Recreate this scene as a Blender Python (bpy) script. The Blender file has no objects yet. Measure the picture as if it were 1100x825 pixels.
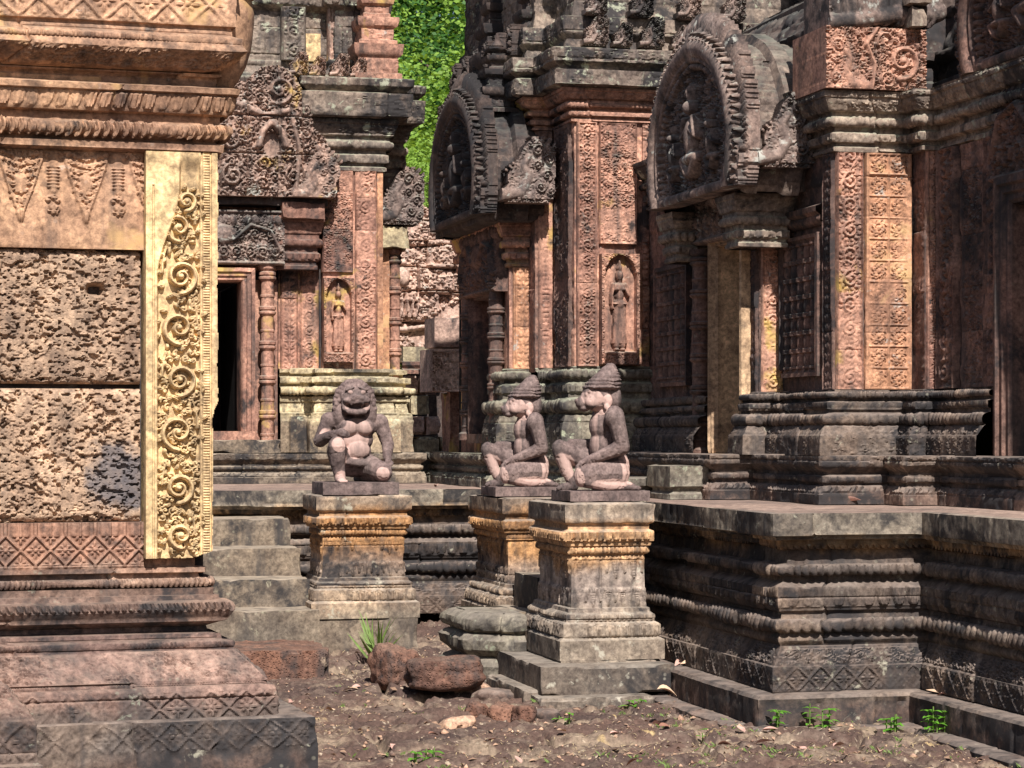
import bpy, math, random
import numpy as np
from math import radians, sin, cos, tan, pi

random.seed(7)
rng = np.random.default_rng(11)
scene = bpy.context.scene
COL = scene.collection

# ---------------------------------------------------------------- camera
TH = radians(13.8)          # camera turned this far to the right of the temple's depth axis
FPX, HZ, EYE = 2500.0, 468.0, 1.435
cam_d = bpy.data.cameras.new('camera')
cam = bpy.data.objects.new('camera', cam_d)
COL.objects.link(cam)
cam.location = (0, 0, EYE)
cam.rotation_euler = (radians(90), 0, -TH)
cam_d.sensor_width = 36.0
cam_d.lens = 36.0 * FPX / 1100.0
cam_d.shift_y = (HZ - 412.5) / 1100.0
cam_d.clip_start = 0.1
cam_d.clip_end = 2000
scene.camera = cam

# ---------------------------------------------------------------- light
SUN_AZ, SUN_EL = radians(-3.0), radians(47)      # azimuth measured from -Y towards +X
world = bpy.data.worlds.new('World')
scene.world = world
world.use_nodes = True
wn = world.node_tree
sky = wn.nodes.new('ShaderNodeTexSky')
sky.sky_type = 'NISHITA'
sky.sun_disc = False
sky.sun_elevation = SUN_EL
sky.sun_rotation = pi - SUN_AZ
sky.air_density = 1.0
sky.dust_density = 1.5
sky.ozone_density = 1.0
bg = wn.nodes['Background']
wn.links.new(sky.outputs[0], bg.inputs[0])
bg.inputs[1].default_value = 0.062
sun_d = bpy.data.lights.new('sun', 'SUN')
sun_d.energy = 5.0
sun_d.angle = radians(0.55)
sun_d.color = (1.0, 0.955, 0.89)
sun = bpy.data.objects.new('sun', sun_d)
COL.objects.link(sun)
S = np.array([sin(SUN_AZ) * cos(SUN_EL), -cos(SUN_AZ) * cos(SUN_EL), sin(SUN_EL)])
from mathutils import Vector, Matrix
sun.rotation_euler = Vector(S).to_track_quat('Z', 'Y').to_euler()
sun.location = (10, -20, 30)
scene.view_settings.view_transform = 'Standard'
scene.view_settings.look = 'None'
scene.view_settings.exposure = 0.66
scene.view_settings.gamma = 1.0
scene.view_settings.use_curve_mapping = False
scene.cycles.max_bounces = 5
scene.cycles.diffuse_bounces = 3

# ---------------------------------------------------------------- plan helpers (measured positions on real vertical planes)
ST, CT = sin(TH), cos(TH)
def X_on(u, Y):
    r = (u - 550) / FPX; d = Y / (CT - r * ST); return d * (ST + r * CT)
def Y_on(u, X):
    r = (u - 550) / FPX; d = X / (ST + r * CT); return d * (CT - r * ST)
def D_at(X, Y): return X * ST + Y * CT
def Z_at(v, X, Y): return EYE + D_at(X, Y) * (HZ - v) / FPX
def ground_pt(u, v, z=0.0):
    d = (EYE - z) * FPX / (v - HZ); r = (u - 550) / FPX
    return d * (ST + r * CT), d * (CT - r * ST)

# ---------------------------------------------------------------- noise
_L = rng.random((48, 48, 48)).astype(np.float32)
def vnoise(x, y, z):
    xi = np.floor(x); yi = np.floor(y); zi = np.floor(z)
    fx = x - xi; fy = y - yi; fz = z - zi
    fx = fx * fx * (3 - 2 * fx); fy = fy * fy * (3 - 2 * fy); fz = fz * fz * (3 - 2 * fz)
    a = xi.astype(np.int64) % 48; b = yi.astype(np.int64) % 48; c = zi.astype(np.int64) % 48
    a1 = (a + 1) % 48; b1 = (b + 1) % 48; c1 = (c + 1) % 48
    r = 0
    for A, wa in ((a, 1 - fx), (a1, fx)):
        for B, wb in ((b, 1 - fy), (b1, fy)):
            r = r + wa * wb * (_L[A, B, c] * (1 - fz) + _L[A, B, c1] * fz)
    return r
def fbm(P, sc, oc=3, off=0.0):
    s = 0; a = 1.0; t = 0
    for i in range(oc):
        k = sc * 2.03 ** i
        s = s + a * vnoise(P[..., 0] * k + off + 13.1 * i, P[..., 1] * k + off * 1.7, P[..., 2] * k + 5.3 * i + off)
        t += a; a *= 0.5
    return s / t
def sstep(a, b, x):
    t = np.clip((x - a) / (b - a), 0, 1); return t * t * (3 - 2 * t)

# ---------------------------------------------------------------- carving canvases: strokes, leaves and scrolls pressed up as rounded relief
class Canvas:
    def __init__(s, w, h, n, wrap=False):
        s.w, s.h, s.n, s.wrap = w, h, n, wrap
        s.nx, s.ny = int(round(w * n)), int(round(h * n))
        s.H = np.zeros((s.ny, s.nx), np.float32)
        s.M = np.zeros((s.ny, s.nx), bool)
    def _win(s, x, y, R):
        i0, i1 = int(math.floor((x - R) * s.n)), int(math.ceil((x + R) * s.n)) + 1
        j0, j1 = int(math.floor((y - R) * s.n)), int(math.ceil((y + R) * s.n)) + 1
        if not s.wrap:
            i0, i1, j0, j1 = max(i0, 0), min(i1, s.nx), max(j0, 0), min(j1, s.ny)
            if i0 >= i1 or j0 >= j1: return None
        I = np.arange(i0, i1); J = np.arange(j0, j1)
        return I, J, ((I + .5) / s.n - x)[None, :], ((J + .5) / s.n - y)[:, None]
    def dome(s, x, y, rx, h, ry=None, ang=0.0, base=0.0, p=.5, mask=False, rib=0.0):
        ry = rx if ry is None else ry
        w = s._win(x, y, max(rx, ry))
        if w is None: return
        I, J, X, Y = w
        c, sn = cos(ang), sin(ang)
        a = (X * c + Y * sn) / rx; b = (-X * sn + Y * c) / ry
        d = a * a + b * b
        v = np.where(d < 1, base + h * np.clip(1 - d, 0, 1) ** p, 0)
        if rib: v = v - rib * h * np.exp(-(b / .13) ** 2) * (d < 1)
        ix = np.ix_(J % s.ny, I % s.nx)
        s.H[ix] = np.maximum(s.H[ix], v)
        if mask: s.M[ix] |= d < 1
    def stroke(s, pts, r0, r1, h0, h1=None, base=0., mask=False, rib=0.):
        h1 = h0 if h1 is None else h1
        P = np.array(pts, float)
        seg = np.hypot(*(P[1:] - P[:-1]).T); L = seg.sum()
        cum = np.concatenate([[0], np.cumsum(seg)])
        t = 0.0
        while t <= L:
            f = t / L if L else 0
            r = r0 + (r1 - r0) * f
            s.dome(np.interp(t, cum, P[:, 0]), np.interp(t, cum, P[:, 1]), r, h0 + (h1 - h0) * f, base=base, mask=mask)
            t += max(r * .35, .4 / s.n)
    def spiral(s, cx, cy, R, a0, turns, dr, r, h, r1=None, tail=0):
        n = max(10, int(turns * 22)); pts = []
        for i in range(n + 1):
            f = i / n; rr = R * (1 - .93 * f ** .9); a = a0 + dr * turns * 2 * pi * f
            pts.append((cx + rr * cos(a), cy + rr * sin(a)))
        s.stroke(pts, r, r * .75 if r1 is None else r1, h)
        s.dome(cx, cy, r * 1.35, h * 1.15)
    def leaf(s, x, y, ang, L, W, h, base=0., mask=False):
        s.dome(x + cos(ang) * L * .5, y + sin(ang) * L * .5, L * .5, h, W * .5, ang, base=base, mask=mask, rib=.35)
    def roll(s, cx, cy, R, dr, h, lobes=9, a0=None):
        """a leafy scroll medallion: coiled stem with leaflets curling off it"""
        a0 = rng.random() * 6.28 if a0 is None else a0
        for k in range(lobes):
            a = a0 + k * 2 * pi / lobes
            s.leaf(cx + cos(a) * R * .80, cy + sin(a) * R * .80, a + dr * .9, R * .48, R * .30, h * .8)
        s.spiral(cx, cy, R * .82, a0, 1.6, dr, R * .15, h)
        for k in range(5):
            a = a0 + k * 1.3
            s.dome(cx + cos(a) * R * .42, cy + sin(a) * R * .42, R * .12, h * .75)
    def at(s, x, y):
        """bilinear, wrapping, in canvas units"""
        fx = x * s.n - .5; fy = y * s.n - .5
        i = np.floor(fx).astype(np.int64); j = np.floor(fy).astype(np.int64)
        a = fx - i; b = fy - j
        i0 = i % s.nx; i1 = (i + 1) % s.nx; j0 = j % s.ny; j1 = (j + 1) % s.ny
        return (s.H[j0, i0] * (1 - a) + s.H[j0, i1] * a) * (1 - b) + (s.H[j1, i0] * (1 - a) + s.H[j1, i1] * a) * b

TILE = {}
def make_tiles():
    c = Canvas(2, 2, 150, True)                       # dense scrolling foliage
    for k in range(420): c.leaf(rng.random() * 2, rng.random() * 2, rng.random() * 6.28, .13 + .1 * rng.random(), .06, .55)
    pts = []
    for k in range(400):
        p = rng.random(2) * 2; R = .13 + .1 * rng.random()
        if all(min(abs(p[0] - q[0]), 2 - abs(p[0] - q[0])) ** 2 + min(abs(p[1] - q[1]), 2 - abs(p[1] - q[1])) ** 2 > (.85 * (R + q[2])) ** 2 for q in pts):
            pts.append((p[0], p[1], R)); c.roll(p[0], p[1], R, random.choice((-1, 1)), 1.0, 7)
    TILE['foli'] = c
    c = Canvas(1, 2, 150, True)                       # running scroll, one coil per unit, alternate hands
    for k in range(130): c.leaf(rng.random(), rng.random() * 2, rng.random() * 6.28, .16, .07, .5)
    for j, dr in ((.5, 1), (1.5, -1)):
        c.roll(.5, j, .44, dr, 1.0, 12, pi / 2 if dr > 0 else -pi / 2)
    c.stroke([(.08, 0), (.12, .5), (.5, .98), (.88, 1.5), (.92, 2)], .05, .05, .8)
    TILE['scroll'] = c
    c = Canvas(1, 1, 150, True)                       # lozenge net with flowers
    for a, b in (((0, .5), (.5, 1)), ((.5, 1), (1, .5)), ((1, .5), (.5, 0)), ((.5, 0), (0, .5))):
        c.stroke([a, b], .045, .045, .9)
    for cx, cy in ((.5, .5), (0, 0)):
        for k in range(8):
            a = k * pi / 4; c.leaf(cx + cos(a) * .06, cy + sin(a) * .06, a, .26 if k % 2 == 0 else .17, .1, .8)
        c.dome(cx, cy, .075, 1.1)
    TILE['diam'] = c
    c = Canvas(1, 1, 150, True)                       # square diaper
    c.stroke([(0, 0), (1, 0)], .05, .05, .7); c.stroke([(0, 0), (0, 1)], .05, .05, .7)
    for k in range(8):
        a = k * pi / 4 + .3; c.spiral(.5 + .25 * cos(a), .5 + .25 * sin(a), .13, a, 1.0, 1, .04, .8)
    c.dome(.5, .5, .13, 1.0); c.leaf(.5, .5, pi / 4, .5, .14, .7); c.leaf(.5, .5, 5 * pi / 4, .5, .14, .7)
    TILE['grid'] = c
    c = Canvas(1, 1, 150, True)                       # chain of pointed leaves
    for y0 in (0, .5):
        for sg in (-1, 1):
            c.leaf(.5, y0, pi / 2 + sg * .75, .55, .17, .9); c.leaf(.5, y0, pi / 2 + sg * 1.35, .42, .14, .7)
        c.leaf(.5, y0, pi / 2, .5, .22, 1.0)
    TILE['chain'] = c
    c = Canvas(1, 1, 150, True)                       # row of small pointed pendants
    for x, l in ((.5, 1.), (0., .72)):
        for k in range(9):
            f = k / 8.; w = .36 * (1 - f) + .02
            for sg in (-1, 0, 1): c.dome(x + sg * w * .55, .97 - l * .9 * f, .075, .6 + .3 * (sg == 0))
        c.dome(x, .8, .13, 1.)
    TILE['pend'] = c
make_tiles()

def orn(kind, s, t, L):
    if kind == 'foli':
        P = max(min(L * 1.2, .34), .17); return TILE['foli'].at(s / P + L * 7, t / P + L * 3)
    if kind == 'scroll': return TILE['scroll'].at(t / L, s / L)
    if kind in ('diam', 'grid'): return TILE[kind].at(s / L, t / L)
    if kind == 'chain': return TILE['chain'].at(s / L, t / L)
    if kind == 'pend': return TILE['pend'].at(s / (L * .9), t / L)
    if kind in ('petd', 'petu', 'drop'):
        P = L * (.8 if kind != 'drop' else .45)
        x = (s / P) % 1 - .5; y = t / L
        y = 1 - y if kind != 'petu' else y
        w = .47 * np.sqrt(np.clip(1 - y ** 3, 0, 1)) if kind != 'drop' else .45 * np.clip(1 - y, 0, 1) ** .6
        d = np.abs(x) / np.maximum(w, .03)
        return sstep(1.05, .75, d) * (1 - .45 * sstep(.72, .5, d) + .5 * sstep(.45, .1, d))
    if kind == 'bead':
        P = L * .66; x = ((s / P) % 1 - .5) * 2; y = t / L * 2 - 1
        return np.sqrt(np.clip(1.05 - x * x - y * y * .8, 0, 1))
    if kind == 'dent':
        P = L * .7; x = np.abs((s / P) % 1 - .5) * 2
        return sstep(.75, .6, x)
    return np.zeros_like(s)

# ---------------------------------------------------------------- materials
MATS = {}
def nd(nt, t, **kw):
    n = nt.nodes.new(t)
    for k, v in kw.items(): setattr(n, k, v)
    return n
def ramp(nt, src, p0, p1, c0=(0, 0, 0, 1), c1=(1, 1, 1, 1)):
    r = nd(nt, 'ShaderNodeValToRGB'); e = r.color_ramp.elements
    e[0].position, e[1].position = p0, p1; e[0].color, e[1].color = c0, c1
    nt.links.new(src, r.inputs[0]); return r.outputs[0]
def mixc(nt, f, a, b, mode='MIX'):
    m = nd(nt, 'ShaderNodeMix', data_type='RGBA', blend_type=mode)
    for i, v in ((0, f), (6, a), (7, b)):
        if hasattr(v, 'links'): nt.links.new(v, m.inputs[i])
        elif i == 0: m.inputs[0].default_value = v
        else: m.inputs[i].default_value = (*v, 1) if len(v) == 3 else v
    return m.outputs[2]
def mth(nt, op, a, b=0.0, clamp=False):
    m = nd(nt, 'ShaderNodeMath', operation=op, use_clamp=clamp)
    for i, v in ((0, a), (1, b)):
        if hasattr(v, 'links'): nt.links.new(v, m.inputs[i])
        else: m.inputs[i].default_value = v
    return m.outputs[0]
def noise(nt, vec, sc, det=6, dist=0., rough=.6):
    n = nd(nt, 'ShaderNodeTexNoise'); n.inputs['Scale'].default_value = sc
    n.inputs['Detail'].default_value = det; n.inputs['Distortion'].default_value = dist
    n.inputs['Roughness'].default_value = rough
    nt.links.new(vec, n.inputs['Vector']); return n.outputs[0]
def stone(name, a, b, black=.3, pale=.15, ochre=0., palec=(.30, .31, .24), ochrec=(.5, .33, .11), blackc=(.028, .026, .028),
          zones=None, bump=.5, seed=0., top=.5, topc=(.2, .18, .16), rough=.88, lat=False, pink=None, scale=1.0, spot=None):
    m = bpy.data.materials.new(name); m.use_nodes = True; nt = m.node_tree
    bs = nt.nodes['Principled BSDF']
    tc = nd(nt, 'ShaderNodeTexCoord'); mp = nd(nt, 'ShaderNodeMapping')
    nt.links.new(tc.outputs['Object'], mp.inputs[0]); mp.inputs['Location'].default_value = (seed, seed * .7, seed * .3)
    v = mp.outputs[0]
    n1 = noise(nt, v, 1.7 * scale, 5); base = mixc(nt, ramp(nt, n1, .38, .62), a, b)
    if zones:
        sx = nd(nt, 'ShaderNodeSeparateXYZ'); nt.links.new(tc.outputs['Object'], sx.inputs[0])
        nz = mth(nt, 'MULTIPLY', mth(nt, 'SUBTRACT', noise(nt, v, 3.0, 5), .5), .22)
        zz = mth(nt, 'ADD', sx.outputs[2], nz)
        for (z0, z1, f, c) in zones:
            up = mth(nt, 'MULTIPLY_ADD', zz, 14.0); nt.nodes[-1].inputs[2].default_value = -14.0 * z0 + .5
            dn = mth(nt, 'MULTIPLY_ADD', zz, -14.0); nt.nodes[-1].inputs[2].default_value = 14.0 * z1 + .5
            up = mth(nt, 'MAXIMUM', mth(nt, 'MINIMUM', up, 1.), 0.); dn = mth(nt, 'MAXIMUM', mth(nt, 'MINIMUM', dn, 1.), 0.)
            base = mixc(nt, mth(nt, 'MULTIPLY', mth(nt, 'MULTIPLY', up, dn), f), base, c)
    at = nd(nt, 'ShaderNodeAttribute', attribute_name='tint'); tn = at.outputs['Fac']
    base = mixc(nt, .85, base, ramp(nt, tn, 0., 1., (.62, .58, .58, 1), (1.35, 1.3, 1.22, 1)), 'MULTIPLY')
    n5 = noise(nt, v, 34., 6, .3, .72); base = mixc(nt, 1., base, ramp(nt, n5, .34, .66, (.5, .48, .48, 1), (1.5, 1.48, 1.44, 1)), 'MULTIPLY')
    n6 = noise(nt, v, 8., 6, .5, .65); base = mixc(nt, 1., base, ramp(nt, n6, .36, .64, (.68, .66, .67, 1), (1.28, 1.28, 1.26, 1)), 'MULTIPLY')
    if ochre:
        base = mixc(nt, ramp(nt, mth(nt, 'ADD', noise(nt, v, 2.6, 5, .3), mth(nt, 'MULTIPLY', tn, .12)), .66 - .3 * ochre, .74 - .3 * ochre), base, ochrec)
    if pink:
        pa = nd(nt, 'ShaderNodeAttribute', attribute_name='worn')
        k = mth(nt, 'ADD', pa.outputs['Fac'], mth(nt, 'MULTIPLY', mth(nt, 'SUBTRACT', noise(nt, v, 22., 5), .5), .9))
        base = mixc(nt, ramp(nt, k, .40, .62), base, pink)
    # vertical run-off stains
    mp2 = nd(nt, 'ShaderNodeMapping'); mp2.inputs['Scale'].default_value = (9, 9, 1.1); nt.links.new(v, mp2.inputs[0])
    st = ramp(nt, noise(nt, mp2.outputs[0], 1., 5), .5, .68)
    base = mixc(nt, mth(nt, 'MULTIPLY', st, min(.92, .3 + black * 1.4)), base, (.05, .045, .045))
    # dark lichen
    nb = mth(nt, 'ADD', mth(nt, 'MULTIPLY', noise(nt, v, 2.3, 9, .6, .68), .75), mth(nt, 'MULTIPLY', noise(nt, v, 16., 6), .25))
    nb = mth(nt, 'ADD', nb, mth(nt, 'MULTIPLY', mth(nt, 'SUBTRACT', tn, .5), -.09))
    th = .615 - .28 * black
    base = mixc(nt, mth(nt, 'MULTIPLY', ramp(nt, nb, th, th + .09), .93), base, blackc)
    if spot:      # one soft-edged blue-grey patch mixed in at a fixed place
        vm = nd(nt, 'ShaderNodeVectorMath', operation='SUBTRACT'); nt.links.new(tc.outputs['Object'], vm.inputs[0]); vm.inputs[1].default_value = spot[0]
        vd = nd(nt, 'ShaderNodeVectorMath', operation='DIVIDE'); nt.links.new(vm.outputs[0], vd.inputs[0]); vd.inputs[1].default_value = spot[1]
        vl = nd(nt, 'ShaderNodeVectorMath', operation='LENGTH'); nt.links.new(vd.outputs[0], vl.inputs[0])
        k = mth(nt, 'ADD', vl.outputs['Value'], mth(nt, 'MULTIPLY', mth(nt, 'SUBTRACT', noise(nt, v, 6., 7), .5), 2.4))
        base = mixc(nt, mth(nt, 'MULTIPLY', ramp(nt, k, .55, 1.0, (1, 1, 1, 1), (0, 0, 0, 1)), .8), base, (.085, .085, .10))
    # pale lichen blotches
    np_ = noise(nt, v, 7.5, 8, .4, .7); tp = .70 - .28 * pale
    base = mixc(nt, mth(nt, 'MULTIPLY', ramp(nt, np_, tp, tp + .06), .85), base, palec)
    vo = nd(nt, 'ShaderNodeTexVoronoi'); vo.inputs['Scale'].default_value = 26; nt.links.new(v, vo.inputs['Vector'])
    sp = mth(nt, 'MULTIPLY', ramp(nt, vo.outputs['Distance'], .16, .3, (1, 1, 1, 1), (0, 0, 0, 1)), ramp(nt, noise(nt, v, 5., 3), .56, .64))
    base = mixc(nt, mth(nt, 'MULTIPLY', sp, .7 * min(1., pale * 2)), base, palec)
    # dust and lichen growing on upward ledges
    ge = nd(nt, 'ShaderNodeNewGeometry'); sz = nd(nt, 'ShaderNodeSeparateXYZ'); nt.links.new(ge.outputs['Normal'], sz.inputs[0])
    up = ramp(nt, sz.outputs[2], .45, .9)
    base = mixc(nt, mth(nt, 'MULTIPLY', mth(nt, 'MULTIPLY', up, ramp(nt, noise(nt, v, 9., 5), .3, .6)), top), base, topc)
    nt.links.new(base, bs.inputs['Base Color'])
    bs.inputs['Roughness'].default_value = rough
    bs.inputs['Specular IOR Level'].default_value = .25
    h = mth(nt, 'ADD', mth(nt, 'MULTIPLY', noise(nt, v, 55., 6, 0, .7), .6), mth(nt, 'MULTIPLY', noise(nt, v, 190., 3), .25))
    if lat:
        vn = nd(nt, 'ShaderNodeTexVoronoi'); vn.inputs['Scale'].default_value = 70.; nt.links.new(v, vn.inputs['Vector'])
        h = mth(nt, 'ADD', h, mth(nt, 'MULTIPLY', ramp(nt, vn.outputs['Distance'], .1, .4), .8))
    bu = nd(nt, 'ShaderNodeBump'); bu.inputs['Strength'].default_value = bump; bu.inputs['Distance'].default_value = .008
    nt.links.new(h, bu.inputs['Height']); nt.links.new(bu.outputs[0], bs.inputs['Normal'])
    MATS[name] = m; return m
def plain(name, c, rough=.9, var=.3, sc=8., spec=.2, trans=0.):
    m = bpy.data.materials.new(name); m.use_nodes = True; nt = m.node_tree; bs = nt.nodes['Principled BSDF']
    tc = nd(nt, 'ShaderNodeTexCoord')
    n = noise(nt, tc.outputs['Object'], sc, 5)
    lo = tuple(x * (1 - var) for x in c); hi = tuple(min(1, x * (1 + var)) for x in c)
    nt.links.new(ramp(nt, n, .3, .7, (*lo, 1), (*hi, 1)), bs.inputs['Base Color'])
    bs.inputs['Roughness'].default_value = rough; bs.inputs['Specular IOR Level'].default_value = spec
    if trans:
        tr = nd(nt, 'ShaderNodeBsdfTranslucent'); tr.inputs[0].default_value = (c[0] * 1.9, c[1] * 1.7, c[2] * .9, 1)
        mx = nd(nt, 'ShaderNodeMixShader'); mx.inputs[0].default_value = trans
        nt.links.new(bs.outputs[0], mx.inputs[1]); nt.links.new(tr.outputs[0], mx.inputs[2])
        nt.links.new(mx.outputs[0], nt.nodes['Material Output'].inputs[0])
    MATS[name] = m; return m

# ---------------------------------------------------------------- objects
def thing(name, label, cat, loc=(0, 0, 0), rz=0., group=None, kind=None):
    o = bpy.data.objects.new(name, None); COL.objects.link(o)
    o.location = loc; o.rotation_euler = (0, 0, rz); o.empty_display_size = .2
    if label: o['label'] = label
    if cat: o['category'] = cat
    if group: o['group'] = group
    if kind: o['kind'] = kind
    return o
def tag(o, label, cat, group=None, kind=None):
    if label: o['label'] = label
    if cat: o['category'] = cat
    if group: o['group'] = group
    if kind: o['kind'] = kind
    return o
def root_loc(p):
    l = np.zeros(3)
    while p is not None:
        l += np.array(p.location); p = p.parent
    return l
class G:
    """collects geometry of ONE mesh"""
    def __init__(s): s.V = []; s.Fs = []; s.T = []; s.W = []; s.n = 0
    def add(s, V, F, tint=.5, worn=None):
        V = np.asarray(V, float).reshape(-1, 3); F = np.asarray(F, np.int64)
        s.V.append(V); s.Fs.append(F + s.n); s.n += len(V)
        s.T.append(np.broadcast_to(np.asarray(tint, float).reshape(-1) if np.ndim(tint) else np.array([tint]), (len(V),)) if np.ndim(tint) == 0 else np.asarray(tint, float).reshape(-1))
        return s
    def box(s, x0, x1, y0, y1, z0, z1, tint=.5, chip=0.006, res=.05, seed=0.):
        """a worn block: gridded faces, edges slightly eroded"""
        c = np.array([(x0 + x1) / 2, (y0 + y1) / 2, (z0 + z1) / 2]); hs = np.array([(x1 - x0) / 2, (y1 - y0) / 2, (z1 - z0) / 2])
        for ax in range(3):
            for sg in (-1, 1):
                a, b = [(1, 2), (2, 0), (0, 1)][ax]
                if sg < 0: a, b = b, a
                na = int(min(40, max(2, hs[a] * 2 / res))) + 1; nb = int(min(40, max(2, hs[b] * 2 / res))) + 1
                A, B = np.meshgrid(np.linspace(-1, 1, na), np.linspace(-1, 1, nb), indexing='ij')
                P = np.zeros((na, nb, 3)); P[..., ax] = sg; P[..., a] = A; P[..., b] = B
                Q = P * hs + c
                if chip:
                    edge = (np.abs(P) > .999).sum(-1) - 1
                    n = fbm(Q, 9., 3, seed)
                    k = chip * (n - .2)[..., None] + chip * 2.2 * (edge > 0)[..., None] * np.maximum(0, n - .45)[..., None] * 2
                    Q = Q - P * np.minimum(k, hs * .5)
                s.add(Q, grid_faces(na, nb), tint)
        return s
    def build(s, name, mat, parent=None, sharp=38, label=None):
        V = np.concatenate(s.V)
        if parent is not None: V = V - root_loc(parent)
        f4 = [f for f in s.Fs if f.shape[1] == 4]; f3 = [f for f in s.Fs if f.shape[1] == 3]; fn = [f for f in s.Fs if f.shape[1] > 4]
        loops = np.concatenate([f.reshape(-1) for f in f4 + f3 + fn]).astype(np.int32)
        tot = np.concatenate([np.full(len(f), f.shape[1]) for f in f4 + f3 + fn]).astype(np.int32)
        me = bpy.data.meshes.new(name)
        me.vertices.add(len(V)); me.vertices.foreach_set('co', V.astype(np.float32).ravel())
        me.loops.add(len(loops)); me.loops.foreach_set('vertex_index', loops)
        me.polygons.add(len(tot)); me.polygons.foreach_set('loop_start', np.concatenate([[0], np.cumsum(tot)[:-1]]).astype(np.int32))
        me.polygons.foreach_set('use_smooth', np.ones(len(tot), bool))
        me.update(calc_edges=True)
        if sharp: me.set_sharp_from_angle(angle=radians(sharp))
        T = np.concatenate(s.T)
        at = me.attributes.new('tint', 'FLOAT', 'POINT'); at.data.foreach_set('value', T.astype(np.float32))
        me.materials.append(mat)
        o = bpy.data.objects.new(name, me); COL.objects.link(o)
        if parent is not None: o.parent = parent
        if label: o['label'] = label
        return o
def grid_faces(na, nb, off=0):
    i = np.arange(na - 1)[:, None]; j = np.arange(nb - 1)[None, :]
    a = i * nb + j
    return np.stack([a, a + nb, a + nb + 1, a + 1], -1).reshape(-1, 4) + off
XYZ = (np.zeros(3), np.array([1., 0, 0]), np.array([0, 1., 0]), np.array([0, 0, 1.]))
def front_basis(Y): return (np.array([0, Y, 0.]), np.array([1., 0, 0]), np.array([0, 0, 1.]), np.array([0, -1., 0]))   # (x, z, proud)
def left_basis(X): return (np.array([X, 0, 0.]), np.array([0, -1., 0]), np.array([0, 0, 1.]), np.array([-1., 0, 0]))  # (-y, z, proud)

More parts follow.
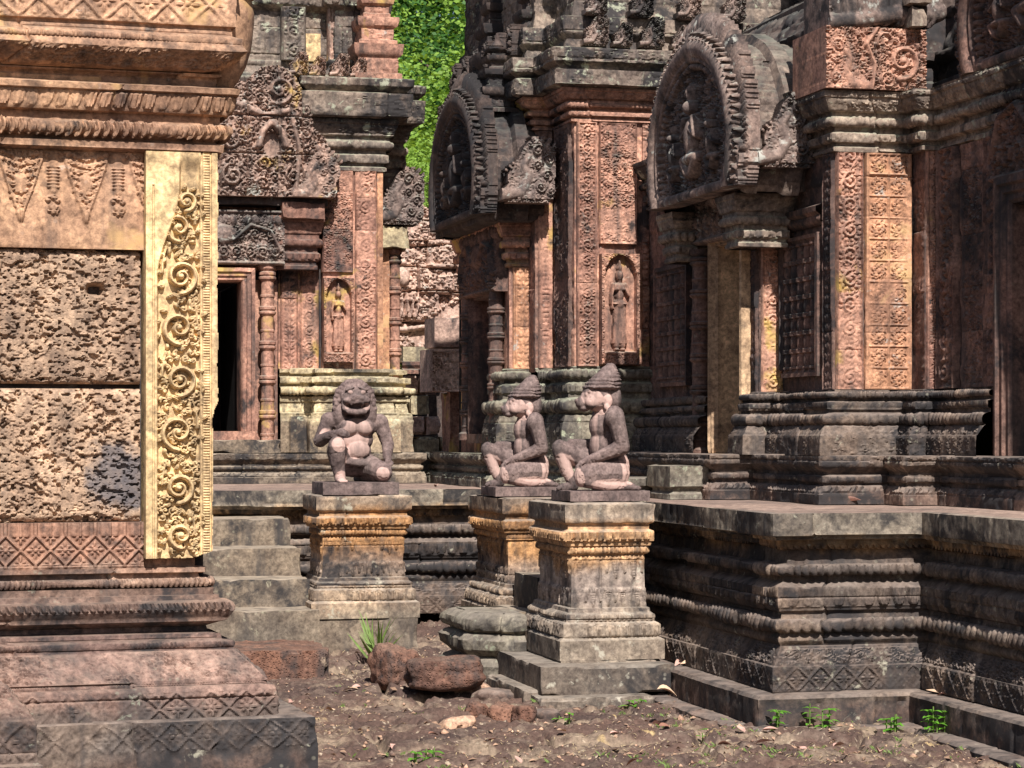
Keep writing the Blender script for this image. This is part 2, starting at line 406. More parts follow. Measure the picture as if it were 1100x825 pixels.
def sweep(g, path, prof, du=.012, dv=.008, closed=False, basis=XYZ, amp=.012, wear=.006, joints=.45, course=.27, seed=None, gd=.010):
    """profile (offset, height, carving kind) drawn along a plan line with mitred corners, carving pressed into it"""
    seed = rng.random() * 50 if seed is None else seed
    lr = np.random.default_rng(int(seed * 1000))
    O, U, Vv, N = basis
    P = np.array(path, float); n = len(P)
    segs = [(i, (i + 1) % n) for i in range(n if closed else n - 1)]
    dirs = []; nor = []
    for a, b in segs:
        d = P[b] - P[a]; d /= np.hypot(*d); dirs.append(d); nor.append(np.array([d[1], -d[0]]))
    def mit(i):
        ins = [k for k, (a, b) in enumerate(segs) if b == i]; outs = [k for k, (a, b) in enumerate(segs) if a == i]
        if not ins: return nor[outs[0]]
        if not outs: return nor[ins[0]]
        n1, n2 = nor[ins[0]], nor[outs[0]]
        return (n1 + n2) / (1 + n1 @ n2)
    mits = [mit(i) for i in range(n)]
    # profile samples
    o_ = [prof[0][0]]; z_ = [prof[0][1]]; kd = ['']; t_ = [0.]; L_ = [1.]; nh = [1.]; nz = [0.]
    for (o0, z0, *_), (o1, z1, *k) in zip(prof[:-1], prof[1:]):
        k = k[0] if k else ''
        if k.startswith('t'):
            k = k[1:].lstrip(':'); c = np.array([(o0 + o1) / 2, (z0 + z1) / 2]); h = np.hypot(o1 - o0, z1 - z0) / 2
            tx = np.array([o1 - o0, z1 - z0]) / (2 * h); nx = np.array([tx[1], -tx[0]])
            a = np.linspace(-pi / 2, pi / 2, 9)
            pl = c + np.outer(np.sin(a), tx) * h + np.outer(np.cos(a), nx) * h * .8
        else: pl = np.array([(o0, z0), (o1, z1)])
        sl = np.hypot(*(pl[1:] - pl[:-1]).T); cu = np.concatenate([[0], np.cumsum(sl)]); L = cu[-1]
        if L < 1e-6: continue
        dd = dv if (k or len(pl) > 2) else dv * 2.5
        m = max(1, int(math.ceil(L / dd)))
        if len(pl) > 2: m = max(m, 7)
        for q in range(1, m + 1):
            t = L * q / m
            j = min(len(sl) - 1, int(np.searchsorted(cu, t - 1e-9) - 1)); j = max(j, 0)
            o_.append(np.interp(t, cu, pl[:, 0])); z_.append(np.interp(t, cu, pl[:, 1]))
            tg = (pl[j + 1] - pl[j]) / sl[j]
            kd.append(k); t_.append(t); L_.append(L); nh.append(tg[1]); nz.append(-tg[0])
    o_, z_, t_, L_, nh, nz = map(np.array, (o_, z_, t_, L_, nh, nz)); kd = np.array(kd)
    edgem = np.minimum(1, np.minimum(t_, L_ - t_) / np.maximum(.1 * L_, 1e-4))
    z0 = z_.min(); zc = [z0]
    while zc[-1] < z_.max(): zc.append(zc[-1] + course * lr.uniform(.75, 1.25))
    ci = np.clip(np.searchsorted(zc, z_, 'right') - 1, 0, len(zc) - 2)
    zj = np.min(np.abs(z_[:, None] - np.array(zc)[None, 1:]), 1)
    s0 = 0.
    for q, (a, b) in enumerate(segs):
        Ls = np.hypot(*(P[b] - P[a])); nu = max(2, int(math.ceil(Ls / du)) + 1)
        f = np.linspace(0, 1, nu); s = f * Ls
        A = P[a][None] + o_[:, None] * mits[a][None]; B = P[b][None] + o_[:, None] * mits[b][None]
        p2 = A[:, None] * (1 - f)[None, :, None] + B[:, None] * f[None, :, None]
        hm = mits[a][None] * (1 - f)[:, None] + mits[b][None] * f[:, None]
        Zg = np.repeat(z_[:, None], nu, 1)
        sg = np.repeat(s[None] + s0, len(z_), 0)
        D = np.zeros((len(z_), nu))
        for k in set(kd):
            if not k: continue
            r = kd == k
            D[r] += amp * {'foli': .9, 'diam': .75, 'bead': 1.4, 'petd': 1.3, 'petu': 1.3}.get(k, 1.1) * np.minimum(1, L_[r] / .05)[:, None] * (orn(k, sg[r], np.repeat(t_[r][:, None], nu, 1), np.repeat(L_[r][:, None], nu, 1)) if k not in ('foli',) else
                     np.stack([orn(k, sg[i], np.full(nu, t_[i]), L_[i]) for i in np.where(r)[0]])) * edgem[r][:, None]
        Q0 = O + p2[..., :1] * U + p2[..., 1:] * Vv + Zg[..., None] * N
        D *= .32 + .68 * sstep(.38, .52, fbm(Q0, 4.5, 4, 17.))
        # joints
        tint = np.zeros_like(D)
        gv = np.zeros_like(D)
        for c in range(len(zc) - 1):
            r = ci == c
            if not r.any(): continue
            br = []; x = lr.uniform(.1, joints) if joints else 99
            while x < Ls - .07: br.append(x); x += joints * lr.uniform(.6, 1.5)
            blk = np.searchsorted(br, s) if br else np.zeros(nu, int)
            tv = lr.uniform(0, 1, len(br) + 1); io = lr.uniform(-.006, .006, len(br) + 1)
            tint[r] = tv[blk][None]
            e = np.minimum(1, np.minimum(s, Ls - s) / .03)
            D[r] += (io[blk] * e)[None] * (abs(wear) > 0)
            if br:
                dj = np.min(np.abs(s[:, None] - np.array(br)[None]), 1)
                gv[r] += (gd * np.exp(-(dj / .0065) ** 2))[None]
        if joints: gv += (gd * .8 * np.exp(-(zj / .004) ** 2))[:, None] * (nh > .7)[:, None]
        em = np.minimum(1, np.minimum(s, Ls - s) / .012)[None]
        D = (D - gv) * em
        Q = O + p2[..., :1] * U + p2[..., 1:] * Vv + Zg[..., None] * N
        if wear:
            w = fbm(Q, 5., 3, 3.) - .5
            w2 = np.maximum(0, fbm(Q, 16., 2, 9.) - .5)
            ero = wear * (1.6 * w) - wear * 2.0 * w2
            hmax = sstep(0, .02, z_ - z_.min())[:, None]
            h3 = hm[:, :1] * U + hm[:, 1:] * Vv
            Q = Q + h3[None] * (ero * hmax)[..., None]
        n2 = nor[q]; H3 = n2[0] * U + n2[1] * Vv
        Q = Q + D[..., None] * (nh[:, None, None] * H3 + nz[:, None, None] * N)
        g.add(Q.transpose(1, 0, 2), grid_faces(nu, len(z_)), tint.T)
        s0 += Ls
    return g
def path_offset(path, o):
    P = np.array(path, float); n = len(P); out = []
    nr = lambda a, b: np.array([(b - a)[1], -(b - a)[0]]) / np.hypot(*(b - a))
    for i in range(n):
        n1, n2 = nr(P[i - 1], P[i]), nr(P[i], P[(i + 1) % n]); out.append(tuple(P[i] + o * (n1 + n2) / (1 + n1 @ n2)))
    return out
def poly_cap(g, pts, z, tint=.5, flip=False, basis=XYZ):
    O, U, Vv, N = basis
    V = [O + p[0] * U + p[1] * Vv + z * N for p in pts]
    a = sum(pts[i][0] * pts[(i + 1) % len(pts)][1] - pts[(i + 1) % len(pts)][0] * pts[i][1] for i in range(len(pts)))
    idx = list(range(len(pts)))
    if (a < 0) != flip: idx.reverse()
    if len(pts) < 3: return
    g.V.append(np.array(V)); g.T.append(np.full(len(V), tint))
    F = np.array([idx]) + g.n
    g.Fs.append(F); g.n += len(V)
def rect_path(x0, x1, y0, y1): return [(x0, y0), (x1, y0), (x1, y1), (x0, y1)]    # ccw, outward = right of travel
def offset_rect(x0, x1, y0, y1, o): return rect_path(x0 - o, x1 + o, y0 - o, y1 + o)

def panel(g, basis, x0, x1, y0, y1, hf, res=.008, th=.03, proud=0., wear=.004, tint=None, course=.3, seed=None, gd=.005):
    """an upright slab with carving hf(x, y) in metres, standing `proud` of its plane"""
    O, U, Vv, N = basis
    lr = np.random.default_rng(int((seed if seed is not None else rng.random() * 50) * 1000))
    nx = max(3, int((x1 - x0) / res)); ny = max(3, int((y1 - y0) / res))
    x = np.linspace(x0, x1, nx); y = np.linspace(y0, y1, ny)
    x = np.concatenate([[x0 + 1e-5], x[1:-1], [x1 - 1e-5]])
    X, Y = np.meshgrid(x, y, indexing='ij')
    H = hf(X - x0, Y - y0) if hf else np.zeros_like(X)
    Q = O + X[..., None] * U + Y[..., None] * Vv + proud * N
    if hf and course: H = H * (.4 + .6 * sstep(.36, .5, fbm(Q, 4.0, 3, 17.)))
    tt = np.full(X.shape, .5 if tint is None else tint)
    if wear:
        H = H + wear * 1.5 * (fbm(Q, 6., 3, 2.) - .6)
        ed = np.minimum(np.minimum(X - x0, x1 - X), np.minimum(Y - y0, y1 - Y))
        H = H - wear * 5 * np.exp(-ed / .012) * np.maximum(0, fbm(Q, 14., 2, 4.) - .42)
    if course:
        zc = y0; k = []
        while zc < y1: zc += course * lr.uniform(.75, 1.25); k.append(zc)
        if len(k) > 1:
            dj = np.min(np.abs(Y[..., None] - np.array(k)), -1)
            H = H - gd * np.exp(-(dj / .004) ** 2)
            io = lr.uniform(-.003, .003, len(k) + 1)
            bi = np.searchsorted(k, Y); H = H + io[bi]
            if tint is None: tt = lr.uniform(.1, .9, len(k) + 1)[bi]
    Q = Q + H[..., None] * N
    a = np.pad(Q, ((1, 1), (1, 1), (0, 0)), mode='edge')
    def back(v): return v - ((v - O) @ N)[..., None] * N + (proud - th) * N
    a[0] = back(a[0]); a[-1] = back(a[-1]); a[:, 0] = back(a[:, 0]); a[:, -1] = back(a[:, -1])
    g.add(a, grid_faces(nx + 2, ny + 2), np.pad(tt, 1, mode='edge'))
    return g
def carved(kind, w, h, border=.1, amp=.014, vertical=True, cols=1):
    """pilaster carving: plain raised edge, carved field"""
    def f(x, y):
        b = border * w
        m = sstep(b * .8, b * 1.15, np.minimum(np.minimum(x, w - x), np.minimum(y + b * .4, h - y + b * .4)))
        ww = (w - 2 * b) / cols
        xx = np.clip(x - b, 0, w - 2 * b)
        t = xx % ww if cols > 1 else xx
        if kind in ('scroll',): v = orn('scroll', y, t, ww)
        elif kind in ('foli',): v = TILE['foli'].at(x / (w * .62), y / (w * .62))
        elif kind in ('chain',): v = TILE['chain'].at(t / ww, y / ww)
        else: v = orn(kind, t, y % ww, ww) if kind == 'grid' else TILE[kind].at(t / ww, y / ww)
        fr = sstep(.0, b * .3, x) * sstep(w, w - b * .3, x)
        return amp * (m * v * 1.0 + (1 - m) * .9 * fr - .35 * np.exp(-((x - b) / (b * .22)) ** 2) - .35 * np.exp(-((w - x - b) / (b * .22)) ** 2))
    return f
def cutout(g, basis, x0, y0, cv, hscale=1., th=.08, proud=0., tint=.5, wear=.004, flipx=False, scale=1., back=True, curve=None):
    """a free-standing carved slab whose outline is the canvas mask"""
    O, U, Vv, N = basis
    ny, nx = cv.H.shape; H = cv.H[:, ::-1] if flipx else cv.H; M = cv.M[:, ::-1] if flipx else cv.M
    X, Y = np.meshgrid((np.arange(nx) + .5) / cv.n * scale, (np.arange(ny) + .5) / cv.n * scale, indexing='ij')
    H = H.T * hscale; M = M.T
    Q = O + (X + x0)[..., None] * U + (Y + y0)[..., None] * Vv
    Hn = H + proud + wear * (fbm(Q, 8., 3, 2.) - .5) * 2
    if curve is not None: Hn = Hn + curve(X, Y)
    Fq = Q + Hn[..., None] * N; Bq = Q + (proud - th) * N
    cell = M[:-1, :-1] & M[1:, :-1] & M[1:, 1:] & M[:-1, 1:]
    i, j = np.where(cell); a = i * ny + j
    F = np.stack([a, a + ny, a + ny + 1, a + 1], -1); K = nx * ny
    faces = [F]
    if back: faces.append(F[:, ::-1] + K)
    cp = np.pad(cell, 1)
    for di, dj, e in ((-1, 0, (0, 3)), (1, 0, (2, 1)), (0, -1, (1, 0)), (0, 1, (3, 2))):
        nb = cp[1 + di:cp.shape[0] - 1 + di, 1 + dj:cp.shape[1] - 1 + dj]
        bi, bj = np.where(cell & ~nb); a = bi * ny + bj
        c = np.stack([a, a + ny, a + ny + 1, a + 1], -1)
        p, q = c[:, e[0]], c[:, e[1]]
        faces.append(np.stack([p, q, q + K, p + K], -1))
    V = np.concatenate([Fq.reshape(-1, 3), Bq.reshape(-1, 3)]); F = np.concatenate(faces)
    used, inv = np.unique(F, return_inverse=True)
    g.add(V[used], inv.reshape(F.shape), tint)
    return g
def lathe(g, prof, c, seg=20, tint=.5, wear=.003, facets=0):
    prof = np.array(prof, float); a = np.linspace(0, 2 * pi, seg, endpoint=False)
    r = prof[:, 0][:, None] * np.ones(seg)[None]
    V = np.stack([c[0] + r * np.cos(a), c[1] + r * np.sin(a), c[2] + prof[:, 1][:, None] + 0 * r], -1)
    if wear:
        n = fbm(V, 12., 2, 1.) - .5
        V[..., 0] += wear * n * np.cos(a); V[..., 1] += wear * n * np.sin(a)
    m = len(prof); i = np.arange(m - 1)[:, None]; j = np.arange(seg)[None]; j1 = (j + 1) % seg
    F = np.stack([i * seg + j, i * seg + j1, (i + 1) * seg + j1, (i + 1) * seg + j], -1).reshape(-1, 4)
    g.add(V, F, tint)
    for k in (0, m - 1):
        poly_cap(g, [(V[k, q, 0], V[k, q, 1]) for q in range(seg)], V[k, 0, 2], tint, flip=(k == 0))
    return g

# ================================================================ materials of the place
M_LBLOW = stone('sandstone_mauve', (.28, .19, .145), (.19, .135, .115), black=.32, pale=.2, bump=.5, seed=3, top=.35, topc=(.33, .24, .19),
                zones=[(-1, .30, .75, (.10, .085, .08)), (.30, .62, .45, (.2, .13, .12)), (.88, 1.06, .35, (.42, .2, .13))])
M_LBTOP = stone('sandstone_rose', (.44, .28, .18), (.32, .20, .14), black=.2, pale=.12, ochre=.1, ochrec=(.5, .31, .15), palec=(.5, .42, .36), seed=8, top=.2, topc=(.4, .3, .22))
M_YEL = stone('sandstone_yellow', (.62, .48, .27), (.52, .39, .23), black=.14, pale=.12, palec=(.55, .5, .34), seed=1.5, top=.1, topc=(.5, .4, .25), bump=.3)
M_LAT = stone('laterite', (.40, .29, .21), (.32, .23, .17), black=.04, pale=.15, palec=(.5, .38, .3), seed=5, bump=.4, lat=True, top=.1)
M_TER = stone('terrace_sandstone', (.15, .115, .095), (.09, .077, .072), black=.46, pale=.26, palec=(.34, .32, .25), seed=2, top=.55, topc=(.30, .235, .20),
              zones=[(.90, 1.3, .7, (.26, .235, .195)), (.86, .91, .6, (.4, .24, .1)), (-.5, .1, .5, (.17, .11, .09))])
M_TERTOP = stone('terrace_paving_stone', (.30, .22, .19), (.24, .18, .155), black=.2, pale=.14, seed=4, top=.3, topc=(.32, .24, .2))
M_PED = stone('pedestal_sandstone', (.29, .225, .17), (.20, .16, .13), black=.28, pale=.3, palec=(.40, .37, .29), seed=6, top=.5, topc=(.36, .31, .26),
              zones=[(.62, .97, .78, (.46, .25, .105)), (.55, .68, .5, (.36, .3, .26)), (-.3, .3, .5, (.14, .13, .11))])
M_PED2 = stone('pedestal_sandstone_grey', (.28, .23, .19), (.18, .155, .135), black=.3, pale=.32, palec=(.42, .39, .32), seed=16, top=.5, topc=(.36, .31, .26),
              zones=[(.70, .95, .7, (.44, .26, .13)), (.5, .7, .6, (.34, .29, .27)), (-.3, .34, .55, (.15, .13, .11))])
M_STEP = stone('stair_sandstone', (.20, .165, .13), (.105, .09, .078), black=.5, pale=.28, palec=(.33, .30, .22), seed=9, top=.85, topc=(.38, .31, .24))
M_RED = stone('red_sandstone', (.31, .18, .14), (.22, .125, .10), black=.32, pale=.14, seed=10, top=.4)
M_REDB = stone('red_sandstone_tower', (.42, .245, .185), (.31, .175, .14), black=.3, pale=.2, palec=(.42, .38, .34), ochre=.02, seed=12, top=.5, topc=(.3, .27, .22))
M_CORN = stone('cornice_sandstone', (.24, .195, .165), (.16, .135, .12), black=.4, pale=.42, palec=(.36, .37, .28), seed=13, top=.7, topc=(.32, .32, .24))
M_GRN = stone('lichened_base_sandstone', (.20, .18, .145), (.135, .125, .11), black=.38, pale=.34, palec=(.36, .38, .27), seed=14, top=.6, topc=(.34, .35, .26))
M_ORA = stone('orange_sandstone', (.45, .25, .155), (.36, .205, .14), black=.1, pale=.34, palec=(.40, .38, .35), ochre=.06, ochrec=(.52, .33, .17), seed=15, bump=.4)
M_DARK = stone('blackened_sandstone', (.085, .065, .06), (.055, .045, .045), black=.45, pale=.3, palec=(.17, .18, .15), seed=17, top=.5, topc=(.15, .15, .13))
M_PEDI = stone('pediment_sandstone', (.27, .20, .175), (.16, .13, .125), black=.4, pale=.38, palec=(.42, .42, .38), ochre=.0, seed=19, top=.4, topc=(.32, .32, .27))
M_HALL = stone('hall_sandstone_shaded', (.20, .12, .10), (.12, .08, .07), black=.42, pale=.14, seed=21, top=.5, topc=(.22, .21, .18))  # colour lowered to deepen the shade on the left-facing walls
M_YGR = stone('yellow_green_base', (.44, .38, .25), (.3, .27, .2), black=.28, pale=.3, palec=(.44, .46, .34), seed=23, top=.4, topc=(.45, .42, .3), zones=[(-1, .50, .8, (.22, .17, .13))])
M_DOORLIT = stone('sunlit_door_sandstone', (.52, .38, .25), (.42, .3, .2), black=.12, pale=.1, seed=33, top=.2, bump=.3)  # lighter tan colour stands for sunlight on the porch door jamb
M_INT = plain('shade_dark_interior', (.03, .025, .025), var=.5)  # near-black colour paints in the shade inside the doorways
M_STAT = stone('statue_sandstone', (.185, .138, .135), (.125, .098, .098), black=.2, pale=.1, pink=(.48, .325, .285), seed=25, bump=.35, top=.1, topc=(.2, .15, .15), palec=(.4, .3, .28))
M_MOUND = stone('grey_green_sandstone', (.2, .185, .15), (.14, .13, .115), black=.3, pale=.35, palec=(.33, .36, .26), seed=27, top=.6, topc=(.28, .24, .2))
M_LATB = stone('laterite_block', (.20, .105, .075), (.13, .075, .06), black=.3, pale=.15, palec=(.36, .27, .2), seed=29, lat=True, bump=1., top=.3, topc=(.3, .2, .15))
M_ROCK = stone('pale_rock', (.45, .3, .22), (.33, .21, .16), black=.05, pale=.2, seed=31, top=.2)

def VP(X, Y, lst):
    """profile heights measured on a front plane: (v, offset, kind) -> (offset, z, kind)"""
    out = []
    for (v, o, *k) in lst:
        out.append((o, Z_at(v, X, Y - o), k[0] if k else ''))
    return out

# ================================================================ ground
def ground_h(x, y):
    P = np.stack([x, y, 0 * x], -1)
    near = np.exp(-(np.maximum(0, np.hypot(x - 3, y - 13) - 9) / 6.) ** 2)
    # big worn laterite flags with sunken joints
    wx = x + .25 * (fbm(P, 1.3, 2, 1.) - .5); wy = y + .25 * (fbm(P, 1.3, 2, 31.) - .5)
    c1 = np.random.default_rng(5)
    jx = c1.random((64, 64)); jy = c1.random((64, 64)); jh = c1.random((64, 64))
    sx, sy = .85, .5
    gx, gy = wx / sx, wy / sy
    ix, iy = np.floor(gx).astype(int), np.floor(gy).astype(int)
    d1 = np.full(x.shape, 9.); d2 = np.full(x.shape, 9.); hh = np.zeros(x.shape)
    for a in (-1, 0, 1):
        for b in (-1, 0, 1):
            cx, cy = (ix + a) % 64, (iy + b) % 64
            dx = (ix + a + .15 + .7 * jx[cx, cy] - gx) * sx; dy = (iy + b + .15 + .7 * jy[cx, cy] - gy) * sy
            d = np.maximum(np.abs(dx) * .8, np.abs(dy)) * .5 + np.hypot(dx, dy) * .5
            m = d < d1
            d2 = np.where(m, d1, np.minimum(d2, d)); hh = np.where(m, jh[cx, cy], hh); d1 = np.where(m, d, d1)
    gap = sstep(.0, .07, d2 - d1)
    h = .065 * gap - .065 + .03 * (hh - .5) * gap
    h = h + .035 * (fbm(P, 3.2, 3, 7.) - .5) + .034 * (fbm(P, 14., 4, 8.) - .5) * (1 + gap)
    pit = np.maximum(0, fbm(P, 34., 2, 12.) - .5); h = h - .09 * pit * gap
    # earth and rubble banked up in the inner court
    h = h + .10 * sstep(13.6, 15.6, y) * sstep(1.5, 2.6, x)
    return h * near, gap
def build_ground():
    def axis(lo, hi, c0, c1, fine, grow=1.18):
        m = np.arange(c0, c1, fine); a = []; s = fine; v = c0
        while v > lo: s *= grow; v -= s; a.append(v)
        b = []; s = fine; v = m[-1]
        while v < hi: s *= grow; v += s; b.append(v)
        return np.concatenate([a[::-1], m, b])
    X, Y = np.meshgrid(axis(-400, 400, .8, 5.4, .011), axis(-100, 600, 9.4, 15.6, .014), indexing='ij')
    H, gap = ground_h(X, Y)
    g = G(); g.add(np.stack([X, Y, H], -1), grid_faces(*X.shape), gap.reshape(-1))
    m = bpy.data.materials.new('laterite_ground'); m.use_nodes = True; nt = m.node_tree; bs = nt.nodes['Principled BSDF']
    tc = nd(nt, 'ShaderNodeTexCoord'); v = tc.outputs['Object']
    c = mixc(nt, ramp(nt, noise(nt, v, 1.6, 6, .4), .38, .62), (.13, .082, .065), (.075, .052, .046))
    c = mixc(nt, ramp(nt, noise(nt, v, 5.5, 7, .5), .5, .66), c, (.17, .125, .10))
    dirt = mth(nt, 'ADD', mth(nt, 'MULTIPLY', nd(nt, 'ShaderNodeAttribute', attribute_name='tint').outputs['Fac'], -.22), noise(nt, v, 2.6, 7, .5))
    c = mixc(nt, ramp(nt, dirt, .32, .42), c, (.25, .19, .14))
    c = mixc(nt, ramp(nt, noise(nt, v, 3.3, 8, 1.2), .64, .7), c, (.45, .33, .17))
    c = mixc(nt, mth(nt, 'MULTIPLY', ramp(nt, noise(nt, v, 7., 8, .4), .62, .7), .6), c, (.07, .05, .045))
    c = mixc(nt, ramp(nt, noise(nt, v, 24., 7, .3), .62, .68), c, (.44, .36, .27))
    n = noise(nt, v, 60., 5); c = mixc(nt, .8, c, ramp(nt, n, .3, .7, (.6, .6, .6, 1), (1.35, 1.3, 1.3, 1)), 'MULTIPLY')
    nt.links.new(c, bs.inputs['Base Color']); bs.inputs['Roughness'].default_value = .95; bs.inputs['Specular IOR Level'].default_value = .15
    bu = nd(nt, 'ShaderNodeBump'); bu.inputs['Strength'].default_value = .8; bu.inputs['Distance'].default_value = .012
    nt.links.new(noise(nt, v, 70., 7, 0, .7), bu.inputs['Height']); nt.links.new(bu.outputs[0], bs.inputs['Normal'])
    o = g.build('ground', m, sharp=0); o['kind'] = 'structure'
build_ground()

# ================================================================ raised terrace
TZ = 1.049
def PZ(v): return Z_at(v, 3.994, 10.86)
terr = thing('stone_terrace', 'long moulded dark sandstone terrace that carries the towers, edged by carved mouldings', 'terrace', (4.4, 10.86, 0))
TP = [(-7, 16.3), (3.994, 16.3), (3.994, 10.86), (4.786, 10.86), (4.786, 3.5)]
def terr_prof():
    z = PZ
    return [(.0, z(744)), (.0, z(717), 'diam'), (-.01, z(716)), (-.055, z(698), 'foli'), (-.06, z(695)), (-.045, z(690)), (-.045, z(687)), (-.06, z(682)),
            (-.045, z(680)), (-.045, z(667), 't:bead'), (-.07, z(666)), (-.075, z(660)), (-.055, z(658)), (-.05, z(655)), (-.045, z(654)), (-.045, z(632), 'petd'),
            (-.06, z(629)), (-.085, z(626)), (-.085, z(621)), (-.055, z(619)), (-.055, z(609), 't:bead'), (-.12, z(607)), (-.13, z(590)), (-.08, z(588), 'dent'), (-.08, z(582)), (-.03, z(581)), (-.02, z(577)),
            (.0, z(576)), (.0, TZ), (-.04, TZ + .001)]
def runs(name, mat, parent, paths, prof, **k):
    for p in paths:
        g = G(); sweep(g, p, prof, **k); g.build(name, mat, parent)
g = G()
sweep(g, [(2.2, 16.3), (3.994, 16.3), (3.994, 13.9)], terr_prof(), du=.012, dv=.008, seed=1.2, amp=.016, joints=.7)
sweep(g, [(-7, 16.3), (2.2, 16.3)], terr_prof(), du=.05, dv=.02, seed=1.4)
sweep(g, [(3.994, 13.9), (3.994, 10.86), (4.786, 10.86), (4.786, 9.2)], terr_prof(), du=.007, dv=.005, seed=1.1, amp=.015, joints=.8, wear=.009)
sweep(g, [(4.786, 9.2), (4.786, 3.5)], terr_prof(), du=.04, dv=.015, seed=1.3)
g.build('moulded_wall', M_TER, terr)
g = G()
sp = [(.13, -.12), (.13, .02), (.12, .035), (.075, .037), (.075, .145), (.065, .155), (-.02, .157)]
sweep(g, [(3.994, 13.2), (3.994, 10.86), (4.786, 10.86), (4.786, 3.5)], [(.24, -.15), (.24, .0), (.22, .015), (.13, .017)], du=.012, dv=.01, wear=.02, seed=2.2)
sweep(g, [(3.994, 13.2), (3.994, 10.86), (4.786, 10.86), (4.786, 3.5)], [(.12, -.12), (.12, .145), (.105, .158), (-.02, .16)], du=.011, dv=.011, wear=.014, seed=2.1, joints=.7)
g.build('footing_step', M_TER, terr)
def top_sheet():
    # paving of the terrace: long flags with joints, as one sheet cut to the terrace plan
    g = G()
    for (x0, x1, y0, y1, r) in ((-6.96, 12, 16.34, 22, .05), (4.03, 12, 10.9, 16.34, .03), (4.82, 12, 3.5, 10.9, .03), (-6.96, 12, 22, 44, .5)):
        X, Y = np.meshgrid(np.linspace(x0, x1, int((x1 - x0) / r) + 2), np.linspace(y0, y1, int((y1 - y0) / r) + 2), indexing='ij')
        P = np.stack([X, Y, 0 * X], -1)
        H = TZ + .012 * (fbm(P, 2., 3, 4.) - .6)
        g.add(np.stack([X, Y, H], -1), grid_faces(*X.shape), fbm(P, 1.1, 2, 40.).reshape(-1))
    g.build('paving', M_TERTOP, terr)
top_sheet()

# ================================================================ carved pedestals with guardian statues
def ped_prof(z, w):
    return [(.045, z(712)), (.045, z(691)), (.03, z(689)), (.02, z(688)), (.02, z(673), 'petu'), (-.0, z(671)), (-.0, z(663), 'bead'), (-.015, z(661)), (-.02, z(657)), (-.035, z(656)),
            (-.045, z(634), 'pend'), (-.045, z(626)), (-.045, z(599), 'pend'), (-.03, z(598)), (-.03, z(590), 'bead'), (-.015, z(589)), (-.01, z(585)), (.0, z(584)), (.0, z(573), 'petd'),
            (-.02, z(571)), (-.02, z(566)), (.0, z(564)), (.005, z(562)), (.005, z(544)), (-.04, z(543))]
def pedestal(label, x0, x1, y0, y1, top, mat, seed, base, chunks):
    t = thing('carved_pedestal', label, 'pedestal', ((x0 + x1) / 2, (y0 + y1) / 2, 0), group='pedestals carrying the guardian statues')
    zt = lambda v: EYE - (v - HZ) * 12.75 / FPX
    s = (top - base) / (zt(543) - zt(712))
    z = lambda v: top - (zt(543) - zt(v)) * s
    g = G(); sweep(g, rect_path(x0, x1, y0, y1), ped_prof(z, 0), du=.0075, dv=.006, closed=True, amp=.016, joints=.6, wear=.008, seed=seed)
    poly_cap(g, offset_rect(x0, x1, y0, y1, -.038), z(543))
    g.build('moulded_shaft', mat, t)
    g = G()
    for (a, b, c, d, e, f) in chunks: g.box(a, b, c, d, e, f, tint=rng.random(), chip=.010, res=.016, seed=seed)
    g.build('plinth', mat, t)
    return t
pedestal('square carved pedestal with orange middle under the nearer left-facing guardian', 3.34, 3.85, 12.36, 13.16, 1.06, M_PED2, 4.1, .20,
         [(3.14, 3.90, 12.14, 13.3, .03, .19), (3.3, 3.86, 12.31, 13.1, .15, .205), (3.1, 3.75, 12.0, 12.6, -.12, .035), (3.06, 3.4, 12.2, 13.1, -.1, .06)])
pedestal('square carved pedestal under the farther left-facing guardian, partly hidden and dark on its left face', 3.36, 3.86, 13.92, 14.85, 1.05, M_PED, 5.3, .26,
         [(3.25, 3.98, 13.8, 14.95, -.1, .27)])
pedestal('orange-buff carved pedestal beside the staircase, under the crouching lion-faced guardian', 2.345, 2.965, 14.8, 15.36, 1.05, M_PED, 6.6, .26,
         [(2.32, 3.0, 14.76, 15.4, -.05, .27)])

# ================================================================ staircases
def staircase(label, steps, mat, loc, axis):
    t = thing('stone_staircase', label, 'staircase', loc)
    for (x0, x1, y0, y1, z0, z1) in steps:
        g = G().box(x0, x1, y0, y1, z0, z1, tint=rng.random(), chip=.009, res=.02, seed=rng.random() * 9)
        g.build('step', mat, t)
    return t
st = []
ys = [16.3, 15.78, 15.33, 14.97, 14.62]; zs = [1.045, .87, .69, .51, .33]
for i in range(1, 5): st.append((.3, 2.315 + .006 * i, ys[i] + .004 * i, ys[i - 1] - .003 + .25, (.0 if i == 4 else zs[i + 1] - .05), zs[i]))
staircase('worn grey-green stone staircase left of the lion-faced guardian', st, M_STEP, (1.3, 15, 0), 'y')
st2 = [(3.82, 4.0, 13.3, 13.88, .7, 1.03), (3.62, 3.83, 13.3, 13.86, .5, .82), (3.42, 3.63, 13.3, 13.87, .3, .6), (3.2, 3.43, 13.28, 13.86, -.1, .40)]
staircase('short shadowed flight of steps squeezed between the two left-facing guardians\' pedestals', st2, M_STEP, (3.6, 13.5, 0), 'x')
g = G().box(1.0, 2.27, 13.75, 14.5, -.1, .165, tint=.5, chip=.03, res=.02, seed=3)
tag(g.build('threshold_block', M_LATB), 'long reddish laterite block lying at the foot of the left staircase', 'stone block')

